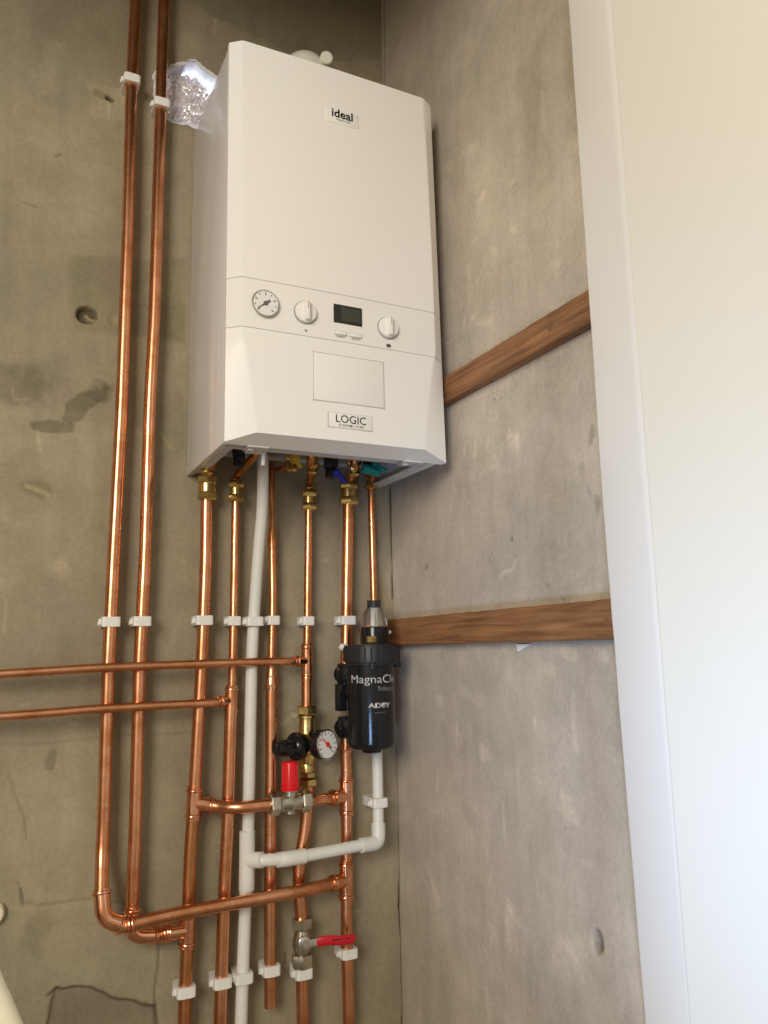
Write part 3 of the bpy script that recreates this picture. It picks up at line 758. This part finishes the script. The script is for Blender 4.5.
lathe(bm, pc-kd*.004, kd, [(0, .014), (.010, .021), (.016, .024), (.022, .024), (.023, .018)], 32)
gd = V(.42, -.90, .04).normalized()
lathe(bm, pc, gd, [(0, .010), (.030, .009)], 20)
finish(bm, 'body', BRASS, root, smooth=35)
bm = bmesh.new()
lathe(bm, pc+kd*.022, kd, [(0, .021), (.0005, .0245), (.004, .0255), (.008, .0245), (.010, .019), (.014, .0145), (.040, .0135), (.0405, .0125), (.046, .0120), (.050, .0105), (.052, .006)], 32)
for k in range(16):
    s_, t_, d_ = frame_of(kd); a = 2*math.pi*k/16
    lathe(bm, pc+kd*.032+(s_*math.cos(a)+t_*math.sin(a))*.0137, kd, [(0, .001), (.026, .0009)], 6)
finish(bm, 'knob', BLACK, root, smooth=40)
def gauge(parent, c, n, R, depth, casem, rimm, face_ang, needle_m, hub_m, marks=12, name='gauge', redpart=True, up=None):
    n = Vector(n).normalized(); s, t, d = frame_of(n, up or V(0, 0, 1))
    bm = bmesh.new(); lathe(bm, Vector(c)-n*depth, n, [(0, R*.55), (.001, R*.86), (.004, R*.98), (depth*.9, R*1.0), (depth, R*.98), (depth, R*.9), (depth-.002, R*.89)], 40)
    g = finish(bm, name, casem, parent, smooth=40)
    bm = bmesh.new(); lathe(bm, Vector(c)-n*.0015, n, [(0, R*1.005), (.0018, R*1.01), (.0026, R*.97), (.0024, R*.93), (.0008, R*.91)], 40); finish(bm, 'bezel', rimm, g, smooth=40)
    bm = bmesh.new(); lathe(bm, Vector(c)-n*.0015, n, [(0, R*.93), (.0012, R*.93)], 40); finish(bm, 'dial', DIAL, g)
    def pt(a, rr, h=.0000): return Vector(c)+(s*-math.sin(a)*-1*-1+t*math.cos(a))*rr+n*h
    bm = bmesh.new()
    for k in range(marks):
        a = math.radians(-135+270*k/(marks-1)); u = (-s*-math.sin(a)*-1+t*math.cos(a)) if False else (s*-math.sin(a)+t*math.cos(a))
        q = n.cross(u); w_ = R*.035
        r0, r1 = R*(.62 if k % 2 == 0 else .72), R*.82
        vs = [Vector(c)+u*x+q*y+n*.0002 for x, y in ((r0, -w_), (r1, -w_), (r1, w_), (r0, w_))]
        vt = [bm.verts.new(v) for v in vs]; vb_ = [bm.verts.new(v-n*.0008) for v in vs]
        bm.faces.new(vt); bm.faces.new(vb_)
        for i in range(4): bm.faces.new((vt[i], vt[(i+1) % 4], vb_[(i+1) % 4], vb_[i]))
    finish(bm, 'scale', PRINT, g, smooth=0)
    u = (s*-math.sin(face_ang)+t*math.cos(face_ang)); q = n.cross(u)
    def needle(l0_, l1_, w0, w1, mm, h):
        bm = bmesh.new(); vs = [Vector(c)+u*x+q*y+n*h for x, y in ((l0_, -w0), (l1_, -w1), (l1_, w1), (l0_, w0))]
        vt = [bm.verts.new(v) for v in vs]; vb_ = [bm.verts.new(v-n*.0004) for v in vs]
        bm.faces.new(vt); bm.faces.new(vb_)
        for i in range(4): bm.faces.new((vt[i], vt[(i+1) % 4], vb_[(i+1) % 4], vb_[i]))
        finish(bm, 'needle', mm, g, smooth=0)
    needle(-R*.42, R*.74, R*.085, R*.02, needle_m, .0009)
    if redpart: needle(-R*.42, -R*.10, R*.10, R*.04, PRINT, .0014)
    bm = bmesh.new(); lathe(bm, Vector(c), n, [(0, R*.16), (.0016, R*.16), (.0024, R*.10)], 20); finish(bm, 'hub', hub_m, g)
    return g
gc = at(327.5, 744.5, Y=-.080)
g = gauge(root, gc, gd, .0265, .024, BLACK, STEEL, math.radians(48), RED, RED)
bm = bmesh.new(); tube(bm, [pc, pc+gd*.02, gc-gd*.02], .007, rb=.01); finish(bm, 'gauge_stem', BRASS, root)

# ------------------------------------------------------------------ black magnetic filter
FY = -.090
def fz(py, px=372): return at(px, py, Y=FY).z
FX = at(370.2, 655, Y=FY).x
base = V(FX, FY, fz(752))
root = thing('magnetic_filter', 'black cylindrical magnetic filter hung on the pipes beside the corner crack', 'filter', base)
RL, RB = .0520, .0438
zt, z1, z2, zb = fz(644), fz(660), fz(664), fz(748)
bm = bmesh.new(); c = V(FX, FY, 0)
lathe(bm, c+V(0, 0, zb), (0, 0, 1), [(0, RB*.70), (.001, RB*.86), (.005, RB*.955), (.011, RB*.985), (z2-zb-.02, RB), (z2-zb, RB)], 56)
lathe(bm, c+V(0, 0, zb-.008), (0, 0, 1), [(0, .012), (.001, .017), (.008, .020), (.012, .02)], 28)
body = finish(bm, 'canister', BLACK, root, smooth=35)
c = c+V(.003, 0, 0)
bm = bmesh.new()
lathe(bm, c+V(0, 0, z2-.002), (0, 0, 1), [(0, RB), (.001, RL*.93), (.005, RL*.94), (.006, RL), (zt-z2-.004, RL), (zt-z2, RL*.97), (zt-z2+.001, RL*.7), (zt-z2+.001, RL*.3)], 56)
for k in range(28):
    a = 2*math.pi*k/28; lathe(bm, c+V(math.cos(a)*RL*.995, math.sin(a)*RL*.995, z2+.006), (0, 0, 1), [(0, .0016), (zt-z2-.012, .0016)], 6)
for a in (-.15, 2.2, 4.3):
    q = c+V(math.cos(a)*RL*.97, math.sin(a)*RL*.97, z2-.008); lathe(bm, q, (0, 0, 1), [(0, .006), (.010, .007), (.012, .005)], 10)
finish(bm, 'lid', BLACKM, root, smooth=35)
cx = at(374.5, 640, Y=FY).x; c2 = V(cx, FY, 0); za = fz(627); zc = fz(607); zd = fz(600)
bm = bmesh.new(); lathe(bm, c2+V(0, 0, zt), (0, 0, 1), [(0, .027), (za-zt-.003, .0275), (za-zt, .0265), (za-zt, .015)], 40); 
col = finish(bm, 'collar', BLACK, root, smooth=35)
bm = bmesh.new(); q = c2+V(-.017, -.0225, zt+.001); box(bm, q.x-.0085, q.x+.0085, q.y-.004, q.y+.004, q.z, q.z+.013, bev=.0015); finish(bm, 'brass_clip', BRASS, col)
bm = bmesh.new(); lathe(bm, c2+V(0, 0, za), (0, 0, 1), [(0, .0255), (.006, .0252), ((zc-za)*.55, .0235), ((zc-za)*.8, .0185), (zc-za, .0125)], 40)
lathe(bm, c2+V(0, 0, za+.002), (0, 0, 1), [(0, .0225), (.006, .0222), ((zc-za)*.55, .0205), ((zc-za)*.8, .016), (zc-za-.002, .012)], 40)
for k in range(10):
    a = 2*math.pi*k/10; lathe(bm, c2+V(math.cos(a)*.0235, math.sin(a)*.0235, za+.003), V(-math.cos(a)*.1, -math.sin(a)*.1, 1), [(0, .0014), ((zc-za)*.7, .0010)], 6)
finish(bm, 'air_vent_bell', CLEAR, root, smooth=40)
bm = bmesh.new(); lathe(bm, c2+V(0, 0, za), (0, 0, 1), [(0, .006), ((zc-za), .005)], 16); finish(bm, 'vent_stem', WPLAST, root)
bm = bmesh.new(); lathe(bm, c2+V(0, 0, zc-.002), (0, 0, 1), [(0, .0115), (.001, .0125), (zd-zc, .0122), (zd-zc+.001, .010)], 28)
for k in range(14):
    a = 2*math.pi*k/14; lathe(bm, c2+V(math.cos(a)*.0122, math.sin(a)*.0122, zc), (0, 0, 1), [(0, .001), (zd-zc-.001, .001)], 5)
finish(bm, 'vent_cap', BLACKM, root)
bm = bmesh.new(); q = c2+V(.030, -.002, za-.010); lathe(bm, q-V(.008, 0, 0), (1, 0, 0), [(0, .004), (.008, .004), (.011, .0028)], 12); finish(bm, 'bleed_nipple', WPLAST, root)
bm = bmesh.new(); q = at(341.5, 647, Y=-.05); lathe(bm, q, V(-1, -.3, 0), [(-.012, .006), (.0, .0065), (.003, .004)], 12); finish(bm, 'union_tab', WPLAST, root)
# valve ports on the riser behind
px7 = at(345.5, 700, Y=Y22).x
for py, mm in ((674, 1), (727, 2)):
    zc_ = at(345.5, py, Y=Y22).z; q = V(px7, Y22, zc_)
    bm = bmesh.new()
    lathe(bm, q+V(0, 0, -.020), (0, 0, 1), [(0, .0125), (.002, .0155), (.012, .0155), (.014, .0135), (.026, .0135), (.028, .0155), (.038, .0155), (.040, .0125)], 26)
    tube(bm, [q, q+V(.012, -.03, 0), V(FX-.02, FY, zc_)], .0125, rb=.02)
    dd = V(-.75, -.66, 0); lathe(bm, q, dd, [(0, .016), (.012, .0175), (.016, .0165), (.018, .008)], 28)
    finish(bm, 'port_valve', BLACK, root, smooth=40)
q0 = at(340.5, 684, Y=-.055); q1 = at(340.5, 711, Y=-.055)
bm = bmesh.new(); box(bm, q0.x-.008, q0.x+.010, -.062, -.044, q1.z, q0.z, bev=.002)
box(bm, q0.x-.0085, q0.x-.004, -.066, -.060, q1.z+.004, q0.z-.004, bev=.001)
box(bm, q0.x+.004, q0.x+.03, -.060, -.048, q1.z+.02, q0.z-.02, bev=.001)
finish(bm, 'bracket', BLACK, root)
tc_ = V(FX, FY, 0)
place_text('brand_print', 'MagnaClean', .118, WPRINT, body, V(0, 0, fz(682)), (1, 0, 0), (0, 0, 1), wrap=(tc_, RB+.0002, math.radians(-77)), bold=.0, height=.0190)
place_text('range_print', 'Professional2', .040, WPRINTG, body, V(0, 0, fz(690)), (1, 0, 0), (0, 0, 1), wrap=(tc_, RB+.0002, math.radians(-7)), height=.009)
place_text('maker_print', 'ADEY', .046, WPRINT, body, V(0, 0, fz(706)), (1, 0, 0), (0, 0, 1), wrap=(tc_, RB+.0002, math.radians(-33)), bold=.05, height=.0085, slant=.1)
place_text('web_print', 'adey.com', .020, WPRINTG, body, V(0, 0, fz(711.5)), (1, 0, 0), (0, 0, 1), wrap=(tc_, RB+.0002, math.radians(-16)), bold=.02, height=.0032)

# ------------------------------------------------------------------ pipe clips
def clip_bm(r, cy, h, axis_tilt=0):
    """cy = distance of pipe centre from the wall"""
    bm = bmesh.new(); n = 48; hw = r+.0042; y0, y1 = -(r+.0045), cy-.0006; cr_ = .004
    def outer(a):
        dx, dy = math.cos(a), math.sin(a); t = 1e9
        if abs(dx) > 1e-6: t = min(t, hw/abs(dx))
        if dy > 1e-6: t = min(t, y1/dy)
        if dy < -1e-6: t = min(t, y0/dy)
        x, y = dx*t, dy*t
        ex, ey = hw-abs(x), min(y1-y, y-y0)
        if ex < cr_ and ey < cr_:
            q = math.hypot(cr_-ex, cr_-ey)
            if q > cr_:
                k = 1-(q-cr_)*1.0/max(1e-6, math.hypot(x, y)); x *= k; y *= k
        return x, y
    O, I = [], []
    for k in range(n):
        a = 2*math.pi*k/n; x, y = outer(a)
        O.append([bm.verts.new((x, y, z)) for z in (-h/2, h/2)])
        I.append([bm.verts.new(((r+.0003)*math.cos(a), (r+.0003)*math.sin(a), z)) for z in (-h/2, h/2)])
    for k in range(n):
        j = (k+1) % n
        bm.faces.new((O[k][0], O[j][0], O[j][1], O[k][1])); bm.faces.new((I[k][0], I[k][1], I[j][1], I[j][0]))
        bm.faces.new((O[k][1], O[j][1], I[j][1], I[k][1])); bm.faces.new((O[k][0], I[k][0], I[j][0], O[j][0]))
    bmesh.ops.bevel(bm, geom=[e for e in bm.edges if abs(e.verts[0].co.z-e.verts[1].co.z) < 1e-6 and all(math.hypot(v.co.x, v.co.y) > r+.002 for v in e.verts)], offset=.0007, segments=1, affect='EDGES')
    return bm
clip_cache = {}
def clip(px, py, r, cy, label, w=0):
    key = (round(r, 4), round(cy, 4)); p = at(px, py, Y=-cy)
    root = thing('pipe_clip', label, 'pipe clip', p, 'white nylon pipe clips')
    root['_o'] = [0, 0, 0]
    if key not in clip_cache:
        bm = clip_bm(r, cy, .0165); a = finish(bm, 'saddle', WPLAST, root, smooth=38, origin=(0, 0, 0))
        bm = bmesh.new(); hw = r+.0042
        box(bm, -hw-.0040, -hw+.001, -.004, .010, -.005, .005, bev=.0012)
        box(bm, -hw-.0052, -hw-.003, -.0005, .006, -.006, .001, bev=.0008)
        b = finish(bm, 'latch', WPLAST, root, smooth=38, origin=(0, 0, 0)); clip_cache[key] = (a, b)
    else:
        for s_ in clip_cache[key]:
            c_ = s_.copy(); COL.objects.link(c_); c_.parent = root
    root.location = p
    return root
c22, c15 = -Y22, -Y15
clip(131.3, 82, R22, c22, 'white pipe clip near the top of the far left copper riser')
clip(161, 106, R22, c22, 'white pipe clip near the top of the second copper riser, beside the foil hole')
clip(110.3, 622, R22, c22, 'white pipe clip halfway down the far left copper riser')
clip(141.3, 621.5, R22, c22, 'white pipe clip halfway down the second copper riser')
clip(203.2, 620.5, R22, c22, 'white pipe clip on the third riser just above the two horizontal pipes')
clip(233.4, 621, R15, c15, 'small white pipe clip directly left of the waste pipe clip, below the boiler')
clip(253.6, 621.5, .0108, .0385, 'white pipe clip on the white waste pipe, upper of two')
clip(272.6, 620.5, R15, c15, 'small white pipe clip directly right of the waste pipe clip, below the boiler')
clip(307.2, 621, R15, c15, 'small white pipe clip above the tee where the upper horizontal pipe joins')
clip(346.3, 620.5, R22, c22, 'white pipe clip just above and left of the black filter')
clip(185, 990, R22, c22, 'white pipe clip low on the third riser, lowest and leftmost of the bottom row')
clip(221.3, 981, R22, c22, 'white pipe clip low on the fourth riser, left of the waste pipe')
clip(242.6, 976.5, .0108, -YW, 'white pipe clip low on the white waste pipe, at the bottom row')
clip(270.3, 969, R22*.96, -(Y22+.002), 'white pipe clip just above the open end of the gas riser')
clip(302.2, 972, R22, c22, 'white pipe clip directly under the ball valve with the red lever')
clip(347.4, 952, R22, c22, 'white pipe clip behind and below the tip of the red lever')
clip(378, 802, .0106, .0445, 'white pipe clip on the waste pipe rising below the black filter')

# ------------------------------------------------------------------ boiler
BX, BZ, BW, BH = -.4292, .1289, .395, .700
X0, X1, Z0, Z1 = BX, BX+BW, BZ, BZ+BH
YC = YCB = -.272     # plane where casing meets cover rim
YF = YFB = -.292
root = thing('combi_boiler', 'white wall-hung combi boiler with control panel above the copper pipes', 'boiler', V((X0+X1)/2, -.002, Z0))
bm = bmesh.new(); t = .010
box(bm, X0+.003, X0+.003+t, -.256, -.002, Z0+.002, Z1-.001, bev=.0012)
box(bm, X1-.003-t, X1-.003, -.256, -.002, Z0+.002, Z1-.001, bev=.0012)
box(bm, X0+.004, X1-.004, -.246, -.002, Z1-.012, Z1-.002, bev=.001)
box(bm, X0+.006, X1-.006, -.012, -.002, Z0+.045, Z1-.004)
casing = finish(bm, 'casing', CASE, root, smooth=30)
bm = bmesh.new(); box(bm, X0+.012, X1-.012, -.235, -.003, Z0+.050, Z0+.058)
finish(bm, 'underside_tray', INSIDE, root)
# folded returns and slots on the casing's lower edge
for x_ in (X0+.0125, X1-.0290):
    bm = bmesh.new(); box(bm, x_, x_+.0165, -.254, -.02, Z0+.004, Z0+.0065, bev=.0005)
    for k in range(5):
        box(bm, x_+.0035, x_+.0125, -.21+k*.026, -.196+k*.026, Z0+.0028, Z0+.0042)
    finish(bm, 'lower_return', LIP, root)
# front cover: main face and flared edges, as three stacked shells parted by seams
def ins(z):   # side inset of the front face as a function of height
    u = max(0, (Z0+.322-z+Z0*0)/.322) if z < Z0+.195 else 0
    u = max(0., min(1., (Z0+.197-z)/.197)); return .021+.030*u, .021+.012*u
def ring(z, off=0.0, zf=None):
    a, b = ins(z)[0], ins(z)[0]
    return a
def cover_piece(z0, z1, name, m, bottom=False):
    bm = bmesh.new(); rows = []
    zs = [z0, z1] if not bottom else [z0, z1]
    def row(z, zfront=None):
        zf = z if zfront is None else zfront; a = ins(zf)[0]; k_ = (z-Z0)/BH; YF = YFB+.007*max(0., (k_-.55)/.45); X1 = X0+BW-.005*k_; YC = YCB+.005*k_
        return [V(X0+.002, -.262, z), V(X0+.001, YC+.004, z), V(X0+.001, YC-.004, z), V(X0+a-.002, YF, zf), V(X0+a+.004, YF-.0012, zf),
                V((X0+X1)/2, YF-.003, zf), V(X1-a-.004, YF-.0012, zf), V(X1-a+.002, YF, zf), V(X1+.003, YC-.004, z), V(X1+.003, YC+.004, z), V(X1+.002, -.262, z)]
    R_ = []
    nseg = 10
    for i in range(nseg+1):
        z = z0+(z1-z0)*i/nseg
        zf = z if not bottom else (z0+.015)+(z1-z0-.015)*i/nseg
        R_.append([bm.verts.new(v) for v in row(z, zf)])
    for a, b in zip(R_, R_[1:]):
        for k in range(len(a)-1): bm.faces.new((a[k], a[k+1], b[k+1], b[k]))
    # back and caps
    for a in (R_[0], R_[-1]):
        try: bm.faces.new(a)
        except Exception: pass
    for a, b in zip(R_, R_[1:]): bm.faces.new((a[-1], a[0], b[0], b[-1]))
    return finish(bm, name, m, root, smooth=22)
zs1, zs2 = Z0+.2695, Z0+.1860
g_ = .0004
top = cover_piece(zs1+g_, Z1, 'front_cover', COVER)
panel = cover_piece(zs2+g_, zs1-g_, 'control_panel', COVER_B)
low = cover_piece(Z0, zs2-g_, 'lower_cover', COVER, bottom=True)
bm = bmesh.new(); box(bm, X0+.005, X1-.003, -.263, -.240, Z0+.004, Z1-.004)
finish(bm, 'cover_liner', SEAM, root)
# lower lip inside: grey rail across the front of the opening, with latch tabs
bm = bmesh.new()
box(bm, X0+.014, X1-.014, -.246, -.232, Z0+.001, Z0+.012, bev=.001)
finish(bm, 'front_rail', LIP, root)
bm = bmesh.new()
bm.free()
for x in (X0+.040, X1-.075):
    bm = bmesh.new(); box(bm, x, x+.035, -.272, -.240, Z0-.003, Z0-.0002, bev=.0008)
    box(bm, x+.004, x+.012, -.260, -.248, Z0-.006, Z0-.002, bev=.0006)
    finish(bm, 'cover_latch', LIP, root)
FYp = YF-.0034
def fp(px, py): return at(px, py, Y=FYp)
# badge on top
def outline(name, x0, x1, z0, z1, y, th, m, parent, inset=None):
    bm = bmesh.new()
    for a in ((x0, x1, z0, z0+th), (x0, x1, z1-th, z1), (x0, x0+th, z0, z1), (x1-th, x1, z0, z1)):
        box(bm, a[0], a[1], y-.0006, y+.0012, a[2], a[3])
    return finish(bm, name, m, parent, smooth=0)
bm = bmesh.new(); a0, a1 = fp(326.5, 104), fp(359.5, 124.5)
zA, zB = a0.z, fp(327, 116).z
FYb = FYp+.0052; box(bm, a0.x, a1.x, FYb-.0012, FYb+.004, zA-.028, zA-.001, bev=.0010)
bd = finish(bm, 'badge', COVER_B, top)
xm = (a0.x+a1.x)/2
place_text('badge_print', 'ideal', .040, PRINT, bd, V(xm, FYb-.0014, zA-.0165), (1, 0, 0), (0, 0, 1), bold=.018, center=True)
place_text('badge_print', 'HEATING', .026, PRINTL, bd, V(xm+.002, FYb-.0014, zA-.0225), (1, 0, 0), (0, 0, 1), center=True, height=.0034, spacing=1.25)
bm = bmesh.new(); b0 = fp(328, 404); b1 = fp(372, 425); zt_ = fp(328, 403.5).z; xw = b1.x-b0.x; zt_ -= .0125
box(bm, b0.x, b1.x, FYp-.0004, FYp+.003, zt_-.0265, zt_-.001, bev=.0004)
bd = finish(bm, 'model_plate', COVER_B, low)
outline('plate_edge', b0.x, b1.x, zt_-.0265, zt_-.001, FYp-.0002, .0005, EDGE, bd)
xm = (b0.x+b1.x)/2+.001
place_text('model_print', 'LOGIC', .054, PRINT, bd, V(xm, FYp-.0008, zt_-.0172), (1, 0, 0), (0, 0, 1), center=True, height=.0130, bold=-.004)
place_text('model_print', 'COMBI C30', .044, PRINTL, bd, V(xm, FYp-.0008, zt_-.0235), (1, 0, 0), (0, 0, 1), center=True, height=.0038, spacing=1.15)
# flap on the lower cover
f0, f1 = fp(313, 351), fp(385, 409)
fx0, fx1 = fp(313, 352).x, fp(384.5, 400).x; fzt = fp(313, 351).z; fzb = fp(314, 400).z
outline('flap_gap', fx0, fx1, fzb, fzt, FYp+.0004, .0009, EDGE, low)
bm = bmesh.new(); box(bm, fx0+.0012, fx1-.0012, FYp+.0002-.0008, FYp+.003, fzb+.0012, fzt-.0012, bev=.0008); finish(bm, 'service_flap', COVER, low)
# control panel pieces
gz = fp(265, 304)
gauge(panel, V(gz.x, FYp-.0035, gz.z), (0, -1, 0), .0225, .004, COVER_B, NICKEL, math.radians(-232), PRINT, PRINT, marks=9, name='pressure_gauge', redpart=False)
def knob(px, py, mark):
    p = fp(px, py); bm = bmesh.new(); R = .0190
    lathe(bm, V(p.x, FYp+.002, p.z), (0, -1, 0), [(0, R*1.05), (.0030, R*1.05), (.0032, R*.95)], 44)
    k = finish(bm, 'knob_recess', PRINTL, panel, smooth=40)
    bm = bmesh.new()
    lathe(bm, V(p.x, FYp, p.z), (0, -1, 0), [(0, R*.97), (.004, R*.97), (.0055, R*.92), (.006, R*.85)], 44)
    box(bm, p.x-.0040, p.x+.0040, FYp-.014, FYp-.004, p.z-R*.86, p.z+R*.86, bev=.0022)
    kk = finish(bm, 'control_knob', COVER, panel, smooth=35)
    bm = bmesh.new(); box(bm, p.x-.0006, p.x+.0006, FYp-.0144, FYp-.013, p.z+R*.1, p.z+R*.8); finish(bm, 'pointer', PRINTL, kk)
    q = fp(px+.5, py+17.5)
    bm = bmesh.new()
    if mark == 'tap':
        box(bm, q.x-.002, q.x+.002, FYp-.0006, FYp+.001, q.z-.0004, q.z+.0006); box(bm, q.x-.0006, q.x+.0006, FYp-.0006, FYp+.001, q.z-.003, q.z+.0006)
    else:
        for i in range(4): box(bm, q.x-.0032+i*.0018, q.x-.0020+i*.0018, FYp-.0006, FYp+.001, q.z-.0026, q.z+.0026)
        box(bm, q.x-.0034, q.x+.0046, FYp-.0006, FYp+.001, q.z-.0004, q.z+.0008)
    finish(bm, 'knob_symbol', PRINTL if mark == 'tap' else PRINT, panel, smooth=0)
knob(305.5, 312.5, 'tap'); knob(388, 328, 'rad')
dx0, dx1 = fp(333.7, 310).x, fp(362, 318).x; dzt, dzb = fp(333.7, 303.5).z, fp(333.7, 322).z
bm = bmesh.new(); box(bm, dx0, dx1, FYp-.0006, FYp+.003, dzb, dzt, bev=.0005); dsp = finish(bm, 'display', SCREEN, panel)
bm = bmesh.new(); box(bm, dx0+.013, dx1-.003, FYp-.0010, FYp, dzb+.005, dzt-.004); finish(bm, 'lcd', SCREENL, dsp)
for k, (xa, xb, s_) in enumerate(((335, 346.5, 'RESET'), (350, 361.5, 'RESTART'))):
    ya = 330+(xa-335)*.17
    q0, q1 = fp(xa, ya), fp(xb, ya)
    bm = bmesh.new(); box(bm, q0.x, q1.x, FYp-.0018, FYp+.002, q0.z-.007, q0.z-.0005, bev=.0012); bt = finish(bm, 'push_button', COVER, panel)
    outline('button_edge', q0.x-.0006, q1.x+.0006, q0.z-.0076, q0.z+.0001, FYp-.0002, .0005, EDGE, bt)
    place_text('button_print', s_, (q1.x-q0.x)*.72, PRINTL, bt, V((q0.x+q1.x)/2, FYp-.0008, q0.z-.0115), (1, 0, 0), (0, 0, 1), center=True, height=.0026)

# pipework tails and taps beneath the boiler
ZU = Z0+.052
def tail(px, py, Y, tx, ty, r, m=COPPER_DULL, zup=None):
    """copper tail from the riser's top, swept forward and up into the boiler"""
    a = at(px, py, Y=Y); bm = bmesh.new()
    k = ZU-.030
    tube(bm, [a+V(0, 0, -.012), V(a.x, a.y, a.z+.006), V(tx*.35+a.x*.65, ty*.4+a.y*.6, k-.012), V(tx, ty, k), V(tx, ty, ZU)], r, rb=.022)
    finish(bm, 'tail', m, root, smooth=45)
tail(207.5, 478, Y22, at(214, 462, Y=-.115).x, -.115, R22*.92)
tail(236, 480, Y15, at(256, 461, Y=-.13).x, -.13, R15)
tail(309, 488, Y15, at(330, 462, Y=-.135).x-.035, -.13, R15)
tail(348, 479, Y22, at(355, 466, Y=-.12).x, -.12, R22*.85)
tail(371, 474, -.026, at(372, 470, Y=-.11).x, -.11, R15)
tail(271.7, 470, Y15, at(296, 458, Y=-.13).x, -.13, .0062)
def tap(px, py, Y, r, lever, ldir, name, bodym=BRASS, handle='lever', lx=None):
    p = at(px, py, Y=Y); bm = bmesh.new()
    hexnut(bm, p+V(0, 0, .004), V(0, 0, 1), max(.010, ZU-p.z-.004), r*2.3)
    lathe(bm, p+V(0, 0, -.016), V(0, 0, 1), [(0, r*.7), (.003, r), (.018, r), (.022, r*.8)], 22)
    d = Vector(ldir).normalized(); lathe(bm, p, d, [(0, r*.7), (r*1.4, r*.65), (r*1.5, r*.3), (r*1.9, r*.3)], 16)
    b = finish(bm, name, bodym, root, smooth=35)
    if lever:
        e = p+d*r*1.8; bm = bmesh.new()
        s_, t_, d_ = frame_of(d)
        lathe(bm, e, d, [(0, r*.8), (.004, r*.85), (.007, r*.6)], 12)
        w_ = Vector(lx or (1, 0, -.2)).normalized()
        tube(bm, [e+d*.003-w_*r*.6, e+d*.004, e+d*.003+w_*r*2.1], r*.42, rb=.004)
        finish(bm, 'tap_handle', lever, b, smooth=40)
tap(207, 466, -.06, .011, None, (-.3, -1, 0), 'isolation_valve')
tap(292, 463, -.13, .010, YELLOW, (0, -1, .3), 'gas_cock', lx=(.5, 0, -1))
tap(312, 466, -.10, .009, None, (.5, -1, 0), 'isolation_valve')
tap(331, 470, -.10, .011, BLUE, (.2, -1, -.5), 'isolation_valve', BLACKM, lx=(.6, 0, -.6))
tap(354, 468, -.10, .011, None, (-.6, -1, -.3), 'isolation_valve')
tap(370, 466, -.11, .011, TEAL, (0, -1, -.25), 'isolation_valve', BLACKM, lx=(1, 0, -.3))
tap(239, 459, -.12, .010, None, (0, -1, 0), 'drain_elbow', BLACKM)
bm = bmesh.new()
p = at(368, 469, Y=-.14)
lathe(bm, p+V(-.012, 0, .002), (1, 0, -.25), [(0, .004), (.002, .0085), (.010, .0095), (.018, .0075), (.024, .0085), (.034, .0070), (.036, .003)], 10)
finish(bm, 'drain_knob', TEAL, root, smooth=20)
bm = bmesh.new(); p = at(263.5, 452, Y=-.235); tube(bm, [p, p+V(0, .002, -.022)], .0035); box(bm, p.x-.030, p.x+.004, p.y-.004, p.y+.006, p.z-.004, p.z+.006, bev=.001)
finish(bm, 'retaining_hook', LIP, root)
# flue turret on top with test cap, peeping over the edge
bm = bmesh.new(); zf_ = at(306, 56.5, Y=-.115).z; q = V(at(305, 58, Y=-.115).x, -.115, Z1-.002); hf = zf_-q.z
lathe(bm, q, (0, 0, 1), [(0, .062), (.012, .062), (.014, .044), (hf-.060, .044), (hf-.058, .048), (hf-.034, .046), (hf-.016, .036), (hf-.005, .022), (hf, .008)], 40)
ft = finish(bm, 'flue_turret', FLUE, root, smooth=40)
bm = bmesh.new(); q = at(326.5, 58, Y=-.165); dq = V(-.15, -.85, -.22).normalized()
lathe(bm, q-dq*.030, dq, [(0, .0085), (.018, .0085), (.018, .0125), (.032, .0125), (.034, .0105), (.034, .007)], 24)
finish(bm, 'test_cap', FLUE, ft, smooth=40)

# ------------------------------------------------------------------ cream things cut by the left edge of the frame
a, b = at(-6, 955, Y=-.80), at(20, 1062, Y=-.80)
bm = bmesh.new(); tube(bm, [at(-15, 972, Y=-.80), at(13, 1036, Y=-.80), at(31, 1085, Y=-.80)], .0085, rb=.03); box(bm, -0.001, 0.001, 0, .001, 0, .001) if False else None
tag(finish(bm, 'plastic_hose', CREAM, smooth=45), 'pale cream plastic hose cut off by the bottom left corner', 'hose')
bm = bmesh.new(); p = at(-8, 915, Y=-.012); lathe(bm, V(p.x, -.001, p.z), (0, -1, 0), [(0, .018), (.008, .018), (.012, .015), (.013, .006)], 30)
tag(finish(bm, 'wall_cap', CREAM, smooth=45), 'round cream cap on the wall, cut by the left edge of the photo', 'cap')
for o in bpy.data.objects:
    if '_o' in o: del o['_o']
